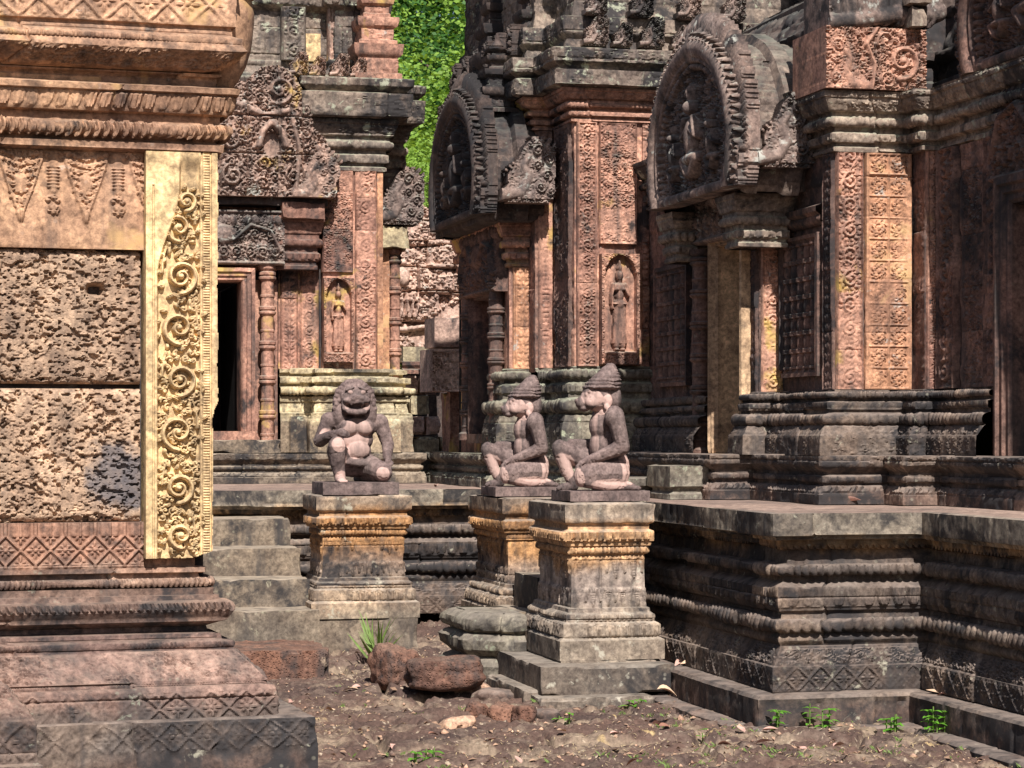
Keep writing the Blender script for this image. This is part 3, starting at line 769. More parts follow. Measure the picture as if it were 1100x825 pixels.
# ================================================================ doors, windows, pediments
def door(parent, basis, x0, x1, z0, z1, fw=.09, depth=.7, mat=None, du=.008, leaf=False):
    O, U, Vv, N = basis
    mat = mat or M_RED
    g = G()
    pr = [(-fw, .0), (-fw, .075), (-fw * .72, .08), (-fw * .68, .062), (-fw * .4, .062), (-fw * .36, .045), (-fw * .1, .045), (0, .03), (0, -.25)]
    sweep(g, [(x0, z0), (x0, z1), (x1, z1), (x1, z0)], pr, du=.03, dv=.02, basis=basis, joints=0, wear=.003)
    # sill
    a = O + (x0 - fw) * U; b = O + (x1 + fw) * U
    d = G(); P = [O + U * (x0 - fw * .9) + Vv * (z0 - .06) , ]
    sill = G(); sweep(sill, [(x0 - fw, z0 - .055), (x1 + fw, z0 - .055)], [(.055, -.2), (.055, .07), (.0, .09), (-.0, .09)], du=.05, dv=.03, basis=(O, U, Vv, N), joints=0)
    fr = g.build('door_frame', mat, parent)
    q = G()
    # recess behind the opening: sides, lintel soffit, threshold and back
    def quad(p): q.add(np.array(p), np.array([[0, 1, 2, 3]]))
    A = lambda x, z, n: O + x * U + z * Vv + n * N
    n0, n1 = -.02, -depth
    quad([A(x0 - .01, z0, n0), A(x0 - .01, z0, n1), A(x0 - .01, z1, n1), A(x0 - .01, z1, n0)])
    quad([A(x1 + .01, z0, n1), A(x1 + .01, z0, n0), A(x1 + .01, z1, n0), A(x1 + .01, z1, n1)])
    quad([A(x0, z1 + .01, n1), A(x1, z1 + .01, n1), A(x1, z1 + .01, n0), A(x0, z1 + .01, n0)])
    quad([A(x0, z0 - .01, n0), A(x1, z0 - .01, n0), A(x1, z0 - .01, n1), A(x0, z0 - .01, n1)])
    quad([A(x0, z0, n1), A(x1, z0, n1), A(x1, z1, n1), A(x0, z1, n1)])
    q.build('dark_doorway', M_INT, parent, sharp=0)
    s = G(); panel(s, basis, x0 - fw, x1 + fw, z0 - .075, z0 - .002, None, res=.02, th=.3, proud=.09, course=None)
    s.build('door_sill', mat, parent)
def colonette(parent, basis, x, z0, z1, r, mat, rings=6, n=.06):
    O, U, Vv, N = basis
    c = O + x * U + n * N
    pr = [(r * 1.25, 0), (r * 1.25, .05), (r * 1.05, .06)]
    H = z1 - z0
    for k in range(rings):
        a = .06 + (H - .1) * k / rings; b = .06 + (H - .1) * (k + 1) / rings; m = (b - a)
        pr += [(r * .86, a + .03 * m), (r * .86, a + .2 * m), (r * .95, a + .22 * m), (r * .95, a + .27 * m), (r * .84, a + .29 * m), (r * .84, a + .50 * m), (r * .84, a + .66 * m), (r * 1.0, a + .70 * m), (r * 1.16, a + .74 * m), (r * 1.16, a + .79 * m), (r * .96, a + .82 * m), (r * 1.14, a + .86 * m), (r * 1.14, a + .93 * m), (r * .9, a + .96 * m)]
    pr += [(r * 1.2, H - .03), (r * 1.2, H)]
    g = G(); lathe(g, pr, (c[0], c[1], z0), seg=16, wear=.003)
    return g.build('colonette', mat, parent, sharp=30)
def false_window(parent, basis, x0, x1, z0, z1, mat, nb=5):
    O, U, Vv, N = basis
    g = G(); fw = .05
    sweep(g, [(x0, z0), (x0, z1), (x1, z1), (x1, z0), (x0, z0)], [(-fw, 0), (-fw, .04), (-fw * .5, .04), (-fw * .45, .03), (0, .02), (0, -.05)], du=.03, dv=.02, basis=basis, joints=0, wear=.003)
    w = g.build('blind_window', mat, parent)
    for k in range(nb):
        x = x0 + (x1 - x0) * (k + .5) / nb; c = O + x * U + .0 * N; H = z1 - z0; r = (x1 - x0) / nb * .44
        pr = [(r, 0)]
        for j in range(7):
            a = H * j / 7; m = H / 7
            pr += [(r, a + .1 * m), (r * .75, a + .15 * m), (r * .85, a + .5 * m), (r * .75, a + .85 * m), (r, a + .9 * m)]
        pr += [(r, H)]
        b = G(); lathe(b, pr, (c[0], c[1], z0), seg=10, wear=.001); b.build('baluster', mat, w)

def arch_pts(W, H, ins=0., n=60):
    K = [(.13, -.02), (.085, .13), (.075, .33), (.105, .52), (.17, .69), (.265, .82), (.38, .90), (.5, .94)]
    K = K + [(1 - a, b) for a, b in K[::-1][1:]]
    K = np.array(K) * [W, H]
    c = np.array([W * .5, H * .25])
    K = c + (K - c) * (1 - ins)
    t = np.linspace(0, len(K) - 1, n * 3)
    P = np.stack([np.interp(t, range(len(K)), K[:, i]) for i in (0, 1)], -1)
    for _ in range(6): P[1:-1] = (P[:-2] + 2 * P[1:-1] + P[2:]) / 4
    return P
def naga(cv, x, y, sg, s, base=.02, mask=True):
    """end of a gable: smooth rearing snake body with a crest of tight curls behind it"""
    fan = [(x - sg * .42 * s, y), (x - sg * .40 * s, y + .12 * s), (x - sg * .22 * s, y + .3 * s), (x - sg * .16 * s, y + .55 * s), (x - sg * .05 * s, y + .8 * s), (x + sg * .1 * s, y + .93 * s), (x + sg * .25 * s, y + .88 * s),
           (x + sg * .40 * s, y + .78 * s), (x + sg * .5 * s, y + .6 * s), (x + sg * .5 * s, y + .42 * s), (x + sg * .42 * s, y + .3 * s), (x + sg * .44 * s, y + .12 * s), (x + sg * .4 * s, y)]
    ins, X, Y = poly_mask(cv, np.array(fan))
    if mask: cv.M |= ins
    cv.H = np.where(ins, np.maximum(cv.H, base + .02 * s + .03 * s * TILE['foli'].at(X / (.5 * s), Y / (.5 * s))), cv.H).astype(np.float32)
    cv.stroke([(x - sg * .36 * s, y + .06 * s), (x - sg * .1 * s, y + .1 * s), (x + sg * .02 * s, y + .3 * s), (x - sg * .06 * s, y + .5 * s), (x + sg * .02 * s, y + .64 * s)], .10 * s, .05 * s, .07 * s, base=base, mask=mask)
    for (dx, dy, r, d) in ((.16, .72, .13, 1), (.33, .58, .12, -1), (.30, .36, .11, 1), (.16, .5, .09, -1), (.2, .18, .11, -1), (.36, .12, .08, 1), (.04, .82, .08, -1), (.4, .74, .06, 1)):
        cv.roll(x + sg * dx * s, y + dy * s, r * s, d * sg, .09 * s + base, 6)
    for k in range(6):
        f = k / 5.; px, py = x + sg * (.05 + .42 * f) * s, y + (.9 - .22 * f * f) * s
        cv.leaf(px, py, pi / 2 - sg * (.1 + .9 * f), .13 * s, .09 * s, .05 * s, base=base, mask=mask)
def poly_mask(cv, P):
    ny, nx = cv.H.shape
    X, Y = np.meshgrid((np.arange(nx) + .5) / cv.n, (np.arange(ny) + .5) / cv.n)
    ins = np.zeros(X.shape, bool)
    for (x0, y0), (x1, y1) in zip(P, np.roll(P, -1, 0)):
        c = (y0 > Y) != (y1 > Y)
        ins ^= c & (X < (x1 - x0) * (Y - y0) / (y1 - y0 + 1e-12) + x0)
    return ins, X, Y
def pediment_canvas(W, H, n=110, seed=0):
    cv = Canvas(W, H * 1.16, n)
    A = arch_pts(W, H)
    ins, X, Y = poly_mask(cv, np.vstack([A, [[W * .87, 0], [W * .13, 0]]]))
    cv.M |= ins
    tymp = TILE['foli'].at(X / .17 + seed, Y / .17)
    cv.H = np.where(ins, .05 * tymp, 0).astype(np.float32)
    T = A[1:] - A[:-1]; L = np.hypot(*T.T); cum = np.concatenate([[0], np.cumsum(L)])
    # flame leaves standing off the back of the arch
    s = 0.
    while s < cum[-1]:
        x, y = np.interp(s, cum, A[:, 0]), np.interp(s, cum, A[:, 1])
        k = min(len(T) - 1, int(np.searchsorted(cum, s))); nx_, ny_ = -T[k][1] / L[k], T[k][0] / L[k]
        up = y / H; a = math.atan2(ny_ + .6, nx_)
        ln = .17 + .06 * up
        cv.leaf(x, y, a, ln, .085, .045, base=.0, mask=True)
        cv.spiral(x + nx_ * .06, y + ny_ * .06, .035, a, 1., 1, .012, .02 + .07)
        s += .062
    # crown leaf at the top
    cv.leaf(W / 2, H * .84, pi / 2, .2, .16, .04, base=.06, mask=True)
    for k in (-1, 1): cv.leaf(W / 2 + k * .05, H * .86, pi / 2 - k * .45, .2, .1, .03, base=.05, mask=True)
    cv.stroke(A, .15, .15, .035, base=.0, mask=True)
    # naga body
    cv.stroke(A, .058, .058, .045, base=.06, mask=True)
    cv.stroke(arch_pts(W, H, .10), .02, .02, .03, base=.05)
    B = arch_pts(W, H, .16); TB = np.hypot(*(B[1:] - B[:-1]).T); cb = np.concatenate([[0], np.cumsum(TB)])
    s = 0
    while s < cb[-1]:
        cv.dome(np.interp(s, cb, B[:, 0]), np.interp(s, cb, B[:, 1]), .022, .04, base=.035); s += .045
    # middle figure in its niche and two attendants
    for dx, sc in ((0, 1.), (-.27, .62), (.27, .62)):
        x = W / 2 + dx * W * .75; b = .07 if dx else .1
        cv.dome(x, H * .18 + .2 * sc, .07 * sc, .06, base=b * .5, ry=.13 * sc); cv.dome(x, H * .18 + .39 * sc, .05 * sc, .07, base=b * .5)
        cv.leaf(x, H * .18 + .42 * sc, pi / 2, .12 * sc, .06 * sc, .05, base=b * .5)
        for k in (-1, 1):
            cv.stroke([(x, H * .18 + .27 * sc), (x + k * .13 * sc, H * .18 + .2 * sc), (x + k * .09 * sc, H * .18 + .33 * sc)], .024 * sc, .02 * sc, .05, base=b * .5)
            cv.stroke([(x, H * .18 + .08 * sc), (x + k * .13 * sc, H * .18 + .07 * sc), (x + k * .04 * sc, H * .18 - .02)], .04 * sc, .03 * sc, .05, base=b * .5)
    cv.stroke([(W * .12, .03), (W * .88, .03)], .035, .035, .03, base=.05)
    naga(cv, W * .10, .0, -1, .3, base=.05); naga(cv, W * .90, .0, 1, .3, base=.05)
    return cv
PCV = pediment_canvas(1.85, 1.0)
def naga_canvas(n=140):
    cv = Canvas(.42, .5, n)
    naga(cv, .2, .03, 1, .5, base=.03); naga(cv, .2, .03, -1, .3, base=.02)
    ins, X, Y = poly_mask(cv, np.array([(.05, 0), (.37, 0), (.36, .25), (.2, .36), (.06, .2)]))
    cv.M |= ins; cv.H = np.maximum(cv.H, np.where(ins, .02 + .03 * TILE['foli'].at(X / .12, Y / .12), 0)).astype(np.float32)
    return cv
NCV = naga_canvas()
def lintel_canvas(W, H, n=130):
    cv = Canvas(W, H, n)
    ny, nx = cv.H.shape; X, Y = np.meshgrid((np.arange(nx) + .5) / n, (np.arange(ny) + .5) / n)
    cv.H = (.022 * TILE['foli'].at(X / .13, Y / .13)).astype(np.float32); cv.M[:] = True
    g = [(.04 * W, .25 * H), (.12 * W, .62 * H), (.28 * W, .72 * H), (.42 * W, .45 * H), (.5 * W, .5 * H), (.58 * W, .45 * H), (.72 * W, .72 * H), (.88 * W, .62 * H), (.96 * W, .25 * H)]
    cv.stroke(g, .014, .014, .045, base=.012)
    for k in range(7): cv.roll(W * (.12 + .127 * k), H * .56, .055 * W, (-1) ** k, .045, 8)
    for k in range(9):
        x = W * (.08 + .105 * k); cv.roll(x, H * .25, min(.12 * H * 2, .055 * W), (-1) ** k, .045, 7)
    for k in range(11): cv.leaf(W * (.05 + .09 * k), H * .72, pi / 2 + .3 * (-1) ** k, .2 * H, .06, .04)
    cv.dome(W / 2, H * .55, .1 * W, .05, ry=.18 * H, base=.01)
    cv.stroke([(0, H * .96), (W, H * .96)], .015, .015, .035); cv.stroke([(0, H * .04), (W, H * .04)], .012, .012, .035)
    return cv
LCV = lintel_canvas(.98, .44)
def devata_canvas(w=.26, h=.72, n=170):
    """standing female guardian in an arched niche"""
    cv = Canvas(w, h, n); cx = w / 2
    ins, X, Y = poly_mask(cv, np.array([(0, 0), (w, 0), (w, h), (0, h)]))
    cv.M[:] = True
    nw = .40 * w
    arch = (np.abs(X - cx) < nw * np.sqrt(np.clip(1 - ((Y - h * .78) / (h * .2)) ** 2, 0, 1)) * (Y > h * .78) + nw * (Y <= h * .78)) & (Y > h * .1)
    cv.H = np.where(arch, 0, .055 + .016 * TILE['foli'].at(X / .1, Y / .1)).astype(np.float32)
    def d(x, y, rx, ry, hh, ang=0, base=.01): cv.dome(cx + x, y * h, rx, hh, ry, ang, base)
    d(0, .80, .026, .036, .05); d(0, .865, .016, .03, .04); d(0, .90, .009, .03, .03)          # head, crown
    d(0, .755, .014, .02, .03)                                                                   # neck
    d(0, .69, .042, .035, .045); d(-.02, .675, .017, .017, .055); d(.02, .675, .017, .017, .055)   # shoulders, breasts
    d(0, .62, .028, .05, .045); d(0, .54, .04, .04, .05)
    cv.stroke([(cx - .018, .53 * h), (cx - .02, .3 * h), (cx - .019, .17 * h)], .027, .022, .03, base=.015)
    cv.stroke([(cx + .018, .53 * h), (cx + .02, .3 * h), (cx + .019, .17 * h)], .027, .022, .03, base=.015)
    for k in range(8):                                                                            # skirt flare
        x = (k - 3.5) * .011; cv.stroke([(cx + x * .8, .5 * h), (cx + x * 1.15, .19 * h)], .008, .008, .038 - .0008 * abs(k - 3.5) ** 2, base=.012)
    cv.stroke([(cx - .042, .715 * h), (cx - .055, .6 * h), (cx - .05, .5 * h)], .013, .010, .035, base=.01)
    cv.stroke([(cx + .042, .715 * h), (cx + .06, .62 * h), (cx + .035, .68 * h)], .013, .010, .035, base=.01)
    cv.dome(cx - .02, .135 * h, .018, .045, .014, base=.01); cv.dome(cx + .02, .135 * h, .018, .045, .014, base=.01)
    cv.stroke([(cx - .04, .545 * h), (cx + .04, .545 * h)], .01, .01, .06)
    cv.stroke([(cx - nw, .1 * h), (cx + nw, .1 * h)], .014, .014, .07)
    return cv
DCV = devata_canvas()
def place_cut(name, cv, mat, parent, basis, x, z, **k):
    g = G(); cutout(g, basis, x, z, cv, **k); return g.build(name, mat, parent)

def capital_prof(z0, z1, o):
    H = z1 - z0; z = lambda f: z0 + H * f
    return [(0, z(0)), (.25 * o, z(.02)), (.25 * o, z(.08)), (.1 * o, z(.1)), (.1 * o, z(.16)), (.38 * o, z(.18)), (.38 * o, z(.32), 'petd'), (.2 * o, z(.34)), (.2 * o, z(.42)), (.45 * o, z(.44)), (.5 * o, z(.57), 't:bead'),
            (.4 * o, z(.6)), (.4 * o, z(.66)), (.62 * o, z(.68)), (.9 * o, z(.86), 'foli'), (.9 * o, z(.89)), (o, z(.9)), (o, z(1), 'scroll'), (o - .05, z(1) + .002)]
def base_prof(z0, z1, o):
    H = z1 - z0; z = lambda f: z0 + H * f
    return [(o, z(0)), (o, z(.30), 'foli'), (.95 * o, z(.32)), (.75 * o, z(.44), 'foli'), (.68 * o, z(.46)), (.7 * o, z(.47)), (.7 * o, z(.62), 't:bead'), (.5 * o, z(.64)), (.5 * o, z(.69)), (.6 * o, z(.7)), (.6 * o, z(.8), 'petu'),
            (.4 * o, z(.82)), (.4 * o, z(.86)), (.5 * o, z(.87)), (.5 * o, z(.95), 'tbead'), (.15 * o, z(.965)), (.15 * o, z(.99)), (0, z(1))]
def plinth_prof(z0, z1, o=.05):
    H = z1 - z0; z = lambda f: z0 + H * f
    return [(o, z(0)), (o, z(.2)), (o * .9, z(.22)), (o * .3, z(.36), 'petu'), (0, z(.38)), (0, z(.44)), (.4 * o, z(.46)), (.4 * o, z(.58), 'bead'), (0, z(.6)), (0, z(.66)), (o * .6, z(.74)), (o * .9, z(.78)), (o, z(.8)), (o, z(1), 'foli'), (-.13, z(1) + .003)]
def pinnacle(parent, x, y, z0, s, mat):
    g = G(); w = .15 * s; zz = z0
    for k, f in enumerate((1., .82, .62, .42)):
        ww = w * f; h = .26 * s * f
        sweep(g, rect_path(x - ww, x + ww, y - ww, y + ww), [(.03 * f, zz), (.03 * f, zz + .04 * s), (0, zz + .05 * s), (0, zz + h * .6, 'foli'), (.03, zz + h * .7), (.04, zz + h * .85), (.04, zz + h), (-.02, zz + h + .002)], du=.012, dv=.01, closed=True, joints=0, wear=.012, amp=.012)
        poly_cap(g, offset_rect(x - ww, x + ww, y - ww, y + ww, -.01), zz + h)
        zz += h - .01
    lathe(g, [(.05 * s, 0), (.07 * s, .04 * s), (.03 * s, .1 * s), (.01, .18 * s)], (x, y, zz), 12)
    return g.build('pinnacle', mat, parent)

def vault(g, basis, x, z, depth, sc=1.):
    """short stone vault running back behind an arched gable"""
    O, U, Vv, N = basis
    A = (arch_pts(1.85, 1.0) * sc + [x, z])[::3]
    sweep(g, A, [(-.05, .0), (-.085, -.03), (-.085, -.09), (-.05, -.1), (-.05, -depth * .45, 'foli'), (-.10, -depth * .5), (-.10, -depth * .7), (-.04, -depth * .75), (-.04, -depth)], du=.012, dv=.01, basis=basis, joints=0, wear=.012)

# ================================================================ hall on the right (sunlit orange pilaster, side porch)
ZR = TZ
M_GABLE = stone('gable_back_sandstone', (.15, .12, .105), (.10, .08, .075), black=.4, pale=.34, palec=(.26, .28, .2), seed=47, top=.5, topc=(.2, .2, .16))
hall = thing('temple_hall', 'dark red sandstone hall on the right with a sunlit orange pilaster and a side porch', 'temple building', (5.3, 12.6, TZ))
R_low = [(4.75, 16.2), (4.75, 15.0), (4.55, 15.0), (4.55, 13.38), (4.807, 13.38), (4.807, 12.25), (5.2, 12.25), (5.2, 11.99), (5.405, 11.99), (5.405, 9.8)]
z490, z418 = Z_at(490, 4.9, 12.25), Z_at(418, 5.2, 12.5)
zc0, zc1 = Z_at(165, 5.2, 12.55), Z_at(99, 5.2, 12.45)
runs('plinth', M_TER, hall, [R_low], plinth_prof(TZ + .002, z490), du=.009, dv=.007, seed=11.1, joints=.5, wear=.012)
runs('plinth', M_TER, hall, [[(5.405, 9.8), (5.405, 3.6)]], plinth_prof(TZ + .002, z490), du=.04, dv=.02, seed=11.2)
DY0, DY1 = Y_on(806, 4.86), Y_on(777, 4.86)        # porch doorway
RA = [(5.006, 16.2), (5.006, 14.73), (4.86, 14.73), (4.86, DY1 + .1)]
RB = [(4.86, DY0 - .06), (4.86, 13.45), (5.006, 13.45), (5.006, 12.55), (5.47, 12.55), (5.47, 12.37), (5.576, 12.37), (5.576, 11.55)]
RC = [(5.576, 10.45), (5.576, 3.6)]
bp = base_prof(z490 + .001, z418, .17)
runs('base_moulding', M_TER, hall, [RA, RB], bp, du=.009, dv=.007, seed=12.3, joints=.5, wear=.01, amp=.014)
runs('base_moulding', M_TER, hall, [RC], bp, du=.04, dv=.02, seed=12.4)
wp = [(0, z418 - .02), (0, (z418 + zc0) * .5, 'foli'), (0, zc0 + .02, 'foli')]
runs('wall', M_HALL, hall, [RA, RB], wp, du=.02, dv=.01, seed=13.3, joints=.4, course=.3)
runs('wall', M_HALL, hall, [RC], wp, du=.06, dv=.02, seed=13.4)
RF = [(5.006, 16.2), (5.006, 14.73), (4.86, 14.73), (4.86, 13.45), (5.006, 13.45), (5.006, 12.55), (5.47, 12.55), (5.47, 12.37), (5.576, 12.37), (5.576, 9.6)]
runs('cornice', M_CORN, hall, [RF[3:]], capital_prof(zc0, zc1, .13), du=.009, dv=.0065, seed=14.3, joints=.5, wear=.01)
runs('cornice', M_CORN, hall, [RF[:4]], capital_prof(zc0, zc1, .13), du=.014, dv=.012, seed=14.6, joints=.5)
runs('cornice', M_CORN, hall, [[(5.576, 9.6), (5.576, 3.6)]], capital_prof(zc0, zc1, .13), du=.05, dv=.02, seed=14.4)
# doorway heads above both doors
zdt = Z_at(262, 4.86, 13.9); zdb = Z_at(487, 4.86, 13.9)
zhb, zht = zdb, Z_at(212, 5.576, 11.1)
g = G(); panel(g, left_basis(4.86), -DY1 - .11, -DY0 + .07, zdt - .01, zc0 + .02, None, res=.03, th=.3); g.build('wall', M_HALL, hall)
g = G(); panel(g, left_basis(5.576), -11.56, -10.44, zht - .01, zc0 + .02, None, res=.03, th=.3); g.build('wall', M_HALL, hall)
door(hall, left_basis(4.855), -DY1, -DY0, zdb, zdt, fw=.06, mat=M_DOORLIT)
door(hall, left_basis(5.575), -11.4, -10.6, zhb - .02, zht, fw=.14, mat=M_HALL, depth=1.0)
colonette(hall, left_basis(4.86), -Y_on(762, 4.86), zdb - .03, zdt + .0, .062, M_HALL)
def pil(parent, basis, x0, x1, z0, z1, kind, mat, proud=.02, amp=.014, border=.1, cols=1, res=.0065, name='pilaster', seed=None, **k):
    g = G(); panel(g, basis, x0, x1, z0, z1, carved(kind, x1 - x0, z1 - z0, border, amp, cols=cols), res=res, th=.06 + proud, proud=proud, seed=seed, **k)
    return g.build(name, mat, parent)
fbR = front_basis(12.55)
pil(hall, fbR, X_on(899, 12.53), X_on(927, 12.53), z418, zc0, 'scroll', M_REDB, .022, amp=.022, res=.0055, border=.06)
pil(hall, fbR, X_on(929, 12.53), X_on(979, 12.53), z418, zc0, 'grid', M_ORA, .028, amp=.014, border=.07, cols=2, res=.005)
pil(hall, left_basis(5.006), -12.70, -12.56, z418, zc0, 'chain', M_HALL, .02, amp=.016)
pil(hall, front_basis(12.37), X_on(995, 12.36), X_on(1013, 12.36), z418, zc0, 'scroll', M_REDB, .008, amp=.012, border=.2)
pil(hall, front_basis(13.45), X_on(817, 13.45), X_on(843, 13.45), z418 - .0, zc0, 'scroll', M_REDB, .015, amp=.016)
pil(hall, left_basis(4.86), -13.58, -13.46, z418, zc0, 'chain', M_HALL, .015)
pil(hall, left_basis(4.86), -14.72, -14.50, z418, zc0, 'scroll', M_HALL, .015, res=.01)
pil(hall, left_basis(5.576), -12.34, -12.10, z418, zc0, 'scroll', M_HALL, .03, amp=.03, res=.007)
pil(hall, left_basis(5.576), -12.07, -11.75, z418, zc0, 'foli', M_HALL, .015, amp=.022, res=.008)
pil(hall, left_basis(5.576), -11.74, -11.58, z418, zc0, 'chain', M_HALL, .03, amp=.02, res=.008)
place_cut('lintel', LCV, M_HALL, hall, left_basis(5.54), -11.62, zht + .12, th=.1, scale=1.25)
# blind windows on the shaded side
Lb = left_basis(5.006)
wz0, wz1 = Z_at(396, 5.0, 13.0), Z_at(262, 5.0, 13.0)
false_window(hall, left_basis(5.0), -13.34, -12.80, wz0, wz1, M_HALL, 5)
g = G(); sweep(g, [(-13.42, 0), (-12.72, 0)], [(0, wz1 + .09), (.03, wz1 + .11), (.03, wz1 + .15, 'bead'), (.06, wz1 + .17), (.06, wz1 + .2), (0, wz1 + .22)], du=.012, dv=.01,
              basis=(np.array([5.0, 0, 0]), np.array([0, -1., 0]), np.array([1., 0, 0]), np.array([0, 0, 1.])), joints=0)
g.build('window_cornice', M_HALL, hall)
false_window(hall, left_basis(5.0), -15.9, -15.25, wz0, wz1, M_HALL, 5)
# lintel, pediment and its corner pieces over the porch door
zl0 = Z_at(258, 4.7, 13.9)
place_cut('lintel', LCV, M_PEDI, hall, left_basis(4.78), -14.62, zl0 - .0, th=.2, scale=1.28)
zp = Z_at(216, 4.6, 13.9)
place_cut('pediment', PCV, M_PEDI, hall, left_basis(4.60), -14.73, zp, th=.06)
for ya, yb in ((13.24, 13.46), (14.45, 14.68)):
    g = G(); sweep(g, rect_path(4.66, 4.95, ya, yb), capital_prof(zp - .34, zp - .02, .06), du=.01, dv=.007, closed=True, joints=0); g.build('porch_capital', M_CORN, hall)
place_cut('naga_corner', NCV, M_PEDI, hall, front_basis(12.93), 4.645, Z_at(180, 4.8, 12.9), th=.1, scale=.9)
g = G(); vault(g, left_basis(4.60), -14.73, zp, .5)
g.box(4.75, 5.1, 13.15, 13.5, zp + .62, zp + .80, chip=.04, res=.02, seed=7)
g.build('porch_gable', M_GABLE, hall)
# corner gable carving above the orange pilaster
cvf = Canvas(.62, .36, 150); cvf.M[:] = True
ny, nx = cvf.H.shape; X_, Y_ = np.meshgrid((np.arange(nx) + .5) / 150, (np.arange(ny) + .5) / 150)
cvf.H = (.012 + .03 * TILE['foli'].at(X_ / .13, Y_ / .13)).astype(np.float32)
cvf.stroke([(.28, 0), (.30, .14), (.25, .26), (.32, .36)], .016, .016, .05); cvf.roll(.47, .17, .13, 1, .05, 11); cvf.roll(.37, .28, .07, -1, .045, 8); cvf.roll(.38, .07, .06, -1, .045, 8)
naga(cvf, .13, .0, -1, .34, base=.02)
place_cut('carved_gable_block', cvf, M_REDB, hall, front_basis(12.42), X_on(886, 12.4), zc1 + .004, th=.5)
cvg = Canvas(.72, .3, 130)
for k in range(7): cvg.leaf(.1 + .085 * k, .02, pi / 2 + .25 * (3 - k) / 3, .3, .12, .05, base=.03, mask=True)
cvg.stroke([(.03, .04), (.2, .06), (.4, .1), (.68, .12)], .05, .06, .05, base=.03, mask=True); naga(cvg, .12, .02, -1, .3, base=.04)
place_cut('naga_crest', cvg, M_PEDI, hall, front_basis(12.45), X_on(890, 12.4), zc1 + .35, th=.35)
g = G(); g.box(5.36, 5.46, 12.3, 12.5, zc1 + .36, zc1 + .48, chip=.01); g.box(5.33, 5.49, 12.27, 12.53, zc1 + .48, zc1 + .56, chip=.01); lathe(g, [(.07, 0), (.09, .05), (.06, .12), (.08, .16), (.03, .3)], (5.41, 12.4, zc1 + .56), 14)
g.build('finial', M_CORN, hall)
# vaulted roof of dark stone
rp = [(.06, zc1), (.06, zc1 + .1, 'bead'), (.0, zc1 + .12), (-.01, zc1 + .22, 'foli'), (.03, zc1 + .24), (.03, zc1 + .29, 'bead'), (-.05, zc1 + .31), (-.12, zc1 + .52, 'petu'), (-.1, zc1 + .54), (-.1, zc1 + .58, 'bead'), (-.2, zc1 + .6), (-.33, zc1 + .8, 'petu'), (-.55, zc1 + .98, 'petu'), (-.9, zc1 + 1.1, 'petu')]
runs('vaulted_roof', M_DARK, hall, [[(5.15, 16.4), (5.15, 12.75), (5.72, 12.75), (5.72, 3.6)]], rp, du=.03, dv=.02, seed=15.2, joints=.5, course=.2, wear=.03)
g = G(); g.box(5.9, 9.5, 3.7, 17, TZ, zc1 + 1.1, chip=0, res=1); g.box(5.55, 6.2, 12.9, 16.3, TZ, zc1 + .9, chip=0, res=1); g.box(6.0, 9.4, 3.9, 15.9, zc1 + 1.05, zc1 + 2.2, chip=.04, res=.12)
g.build('inner_masonry', M_DARK, hall)
# tower over the hall's far end, mostly out of the frame
rp2 = [(.2, zc1 + .9), (.2, zc1 + 1.1, 'foli'), (.05, zc1 + 1.12), (.05, zc1 + 1.5), (.15, zc1 + 1.55), (.25, zc1 + 1.7, 'foli'), (0, zc1 + 1.75)]

place_cut('pediment', PCV, M_HALL, hall, left_basis(5.60), -12.12, zc1 + .03, th=.1)
# small worn steps in front of the hall porch
for (lab, x0, x1, y0, y1, h0, h1) in (('low double-tiered step stone on the terrace right of the nearer left-facing guardian', 4.16, 4.50, 14.0, 14.6, 0, .115),
                                       ('pale lichened block standing on the terrace beneath the hall porch doorway', 4.33, 4.50, 13.5, 13.9, 0, .20)):
    t = thing('step_stone', lab, 'step stone', ((x0 + x1) / 2, (y0 + y1) / 2, TZ), group='step stones in front of the hall porch')
    g = G(); sweep(g, rect_path(x0, x1, y0, y1), [(.04, TZ), (.04, TZ + .03), (.01, TZ + .045), (.01, TZ + .06), (.04, TZ + .075), (.04, TZ + h1), (0, TZ + h1 + .004)], closed=True, joints=0, wear=.012)
    poly_cap(g, rect_path(x0, x1, y0, y1), TZ + h1 + .003); g.build('moulded_block', M_MOUND, t)

# ================================================================ central tower
tw = thing('temple_tower', 'tall central sandstone tower with pale lichened cornice and a shaded arched gable on its left', 'temple tower', (4.6, 16.4, TZ))
B0 = [(4.29, 19.2), (4.29, 16.75), (4.443, 16.75), (4.443, 16.2), (5.35, 16.2)]
BP = [(4.14, 17.0 + .95), (4.14, 16.95), (4.29, 16.95)]
zb488, zb395 = Z_at(488, 4.6, 16.1), Z_at(393, 4.6, 16.1)
zb135, zb95, zb50 = Z_at(131, 4.6, 16.15), Z_at(95, 4.6, 16.1), Z_at(52, 4.6, 16.0)
Blow = [(3.95, 18.9), (3.95, 16.72), (4.2, 16.72), (4.2, 16.52), (4.3, 16.52), (4.3, 15.95), (4.74, 15.95)]
runs('plinth', M_GRN, tw, [Blow], plinth_prof(TZ + .002, zb488, .05), du=.012, dv=.009, seed=21.1, joints=.5, wear=.014)
runs('base_moulding', M_GRN, tw, [[(4.14, 16.95 + .35), (4.14, 16.95), (4.29, 16.95)], B0[1:]], base_prof(zb488, zb395, .13), du=.010, dv=.008, seed=22.1, joints=.5, wear=.012)
runs('wall', M_REDB, tw, [B0], [(0, zb395 - .03), (0, 3.0, 'foli'), (0, zb135 + .02, 'foli')], du=.02, dv=.015, seed=23.1, joints=.4)
runs('cornice', M_REDB, tw, [B0], capital_prof(zb135, zb95, .13), du=.010, dv=.008, seed=24.1, joints=.5)
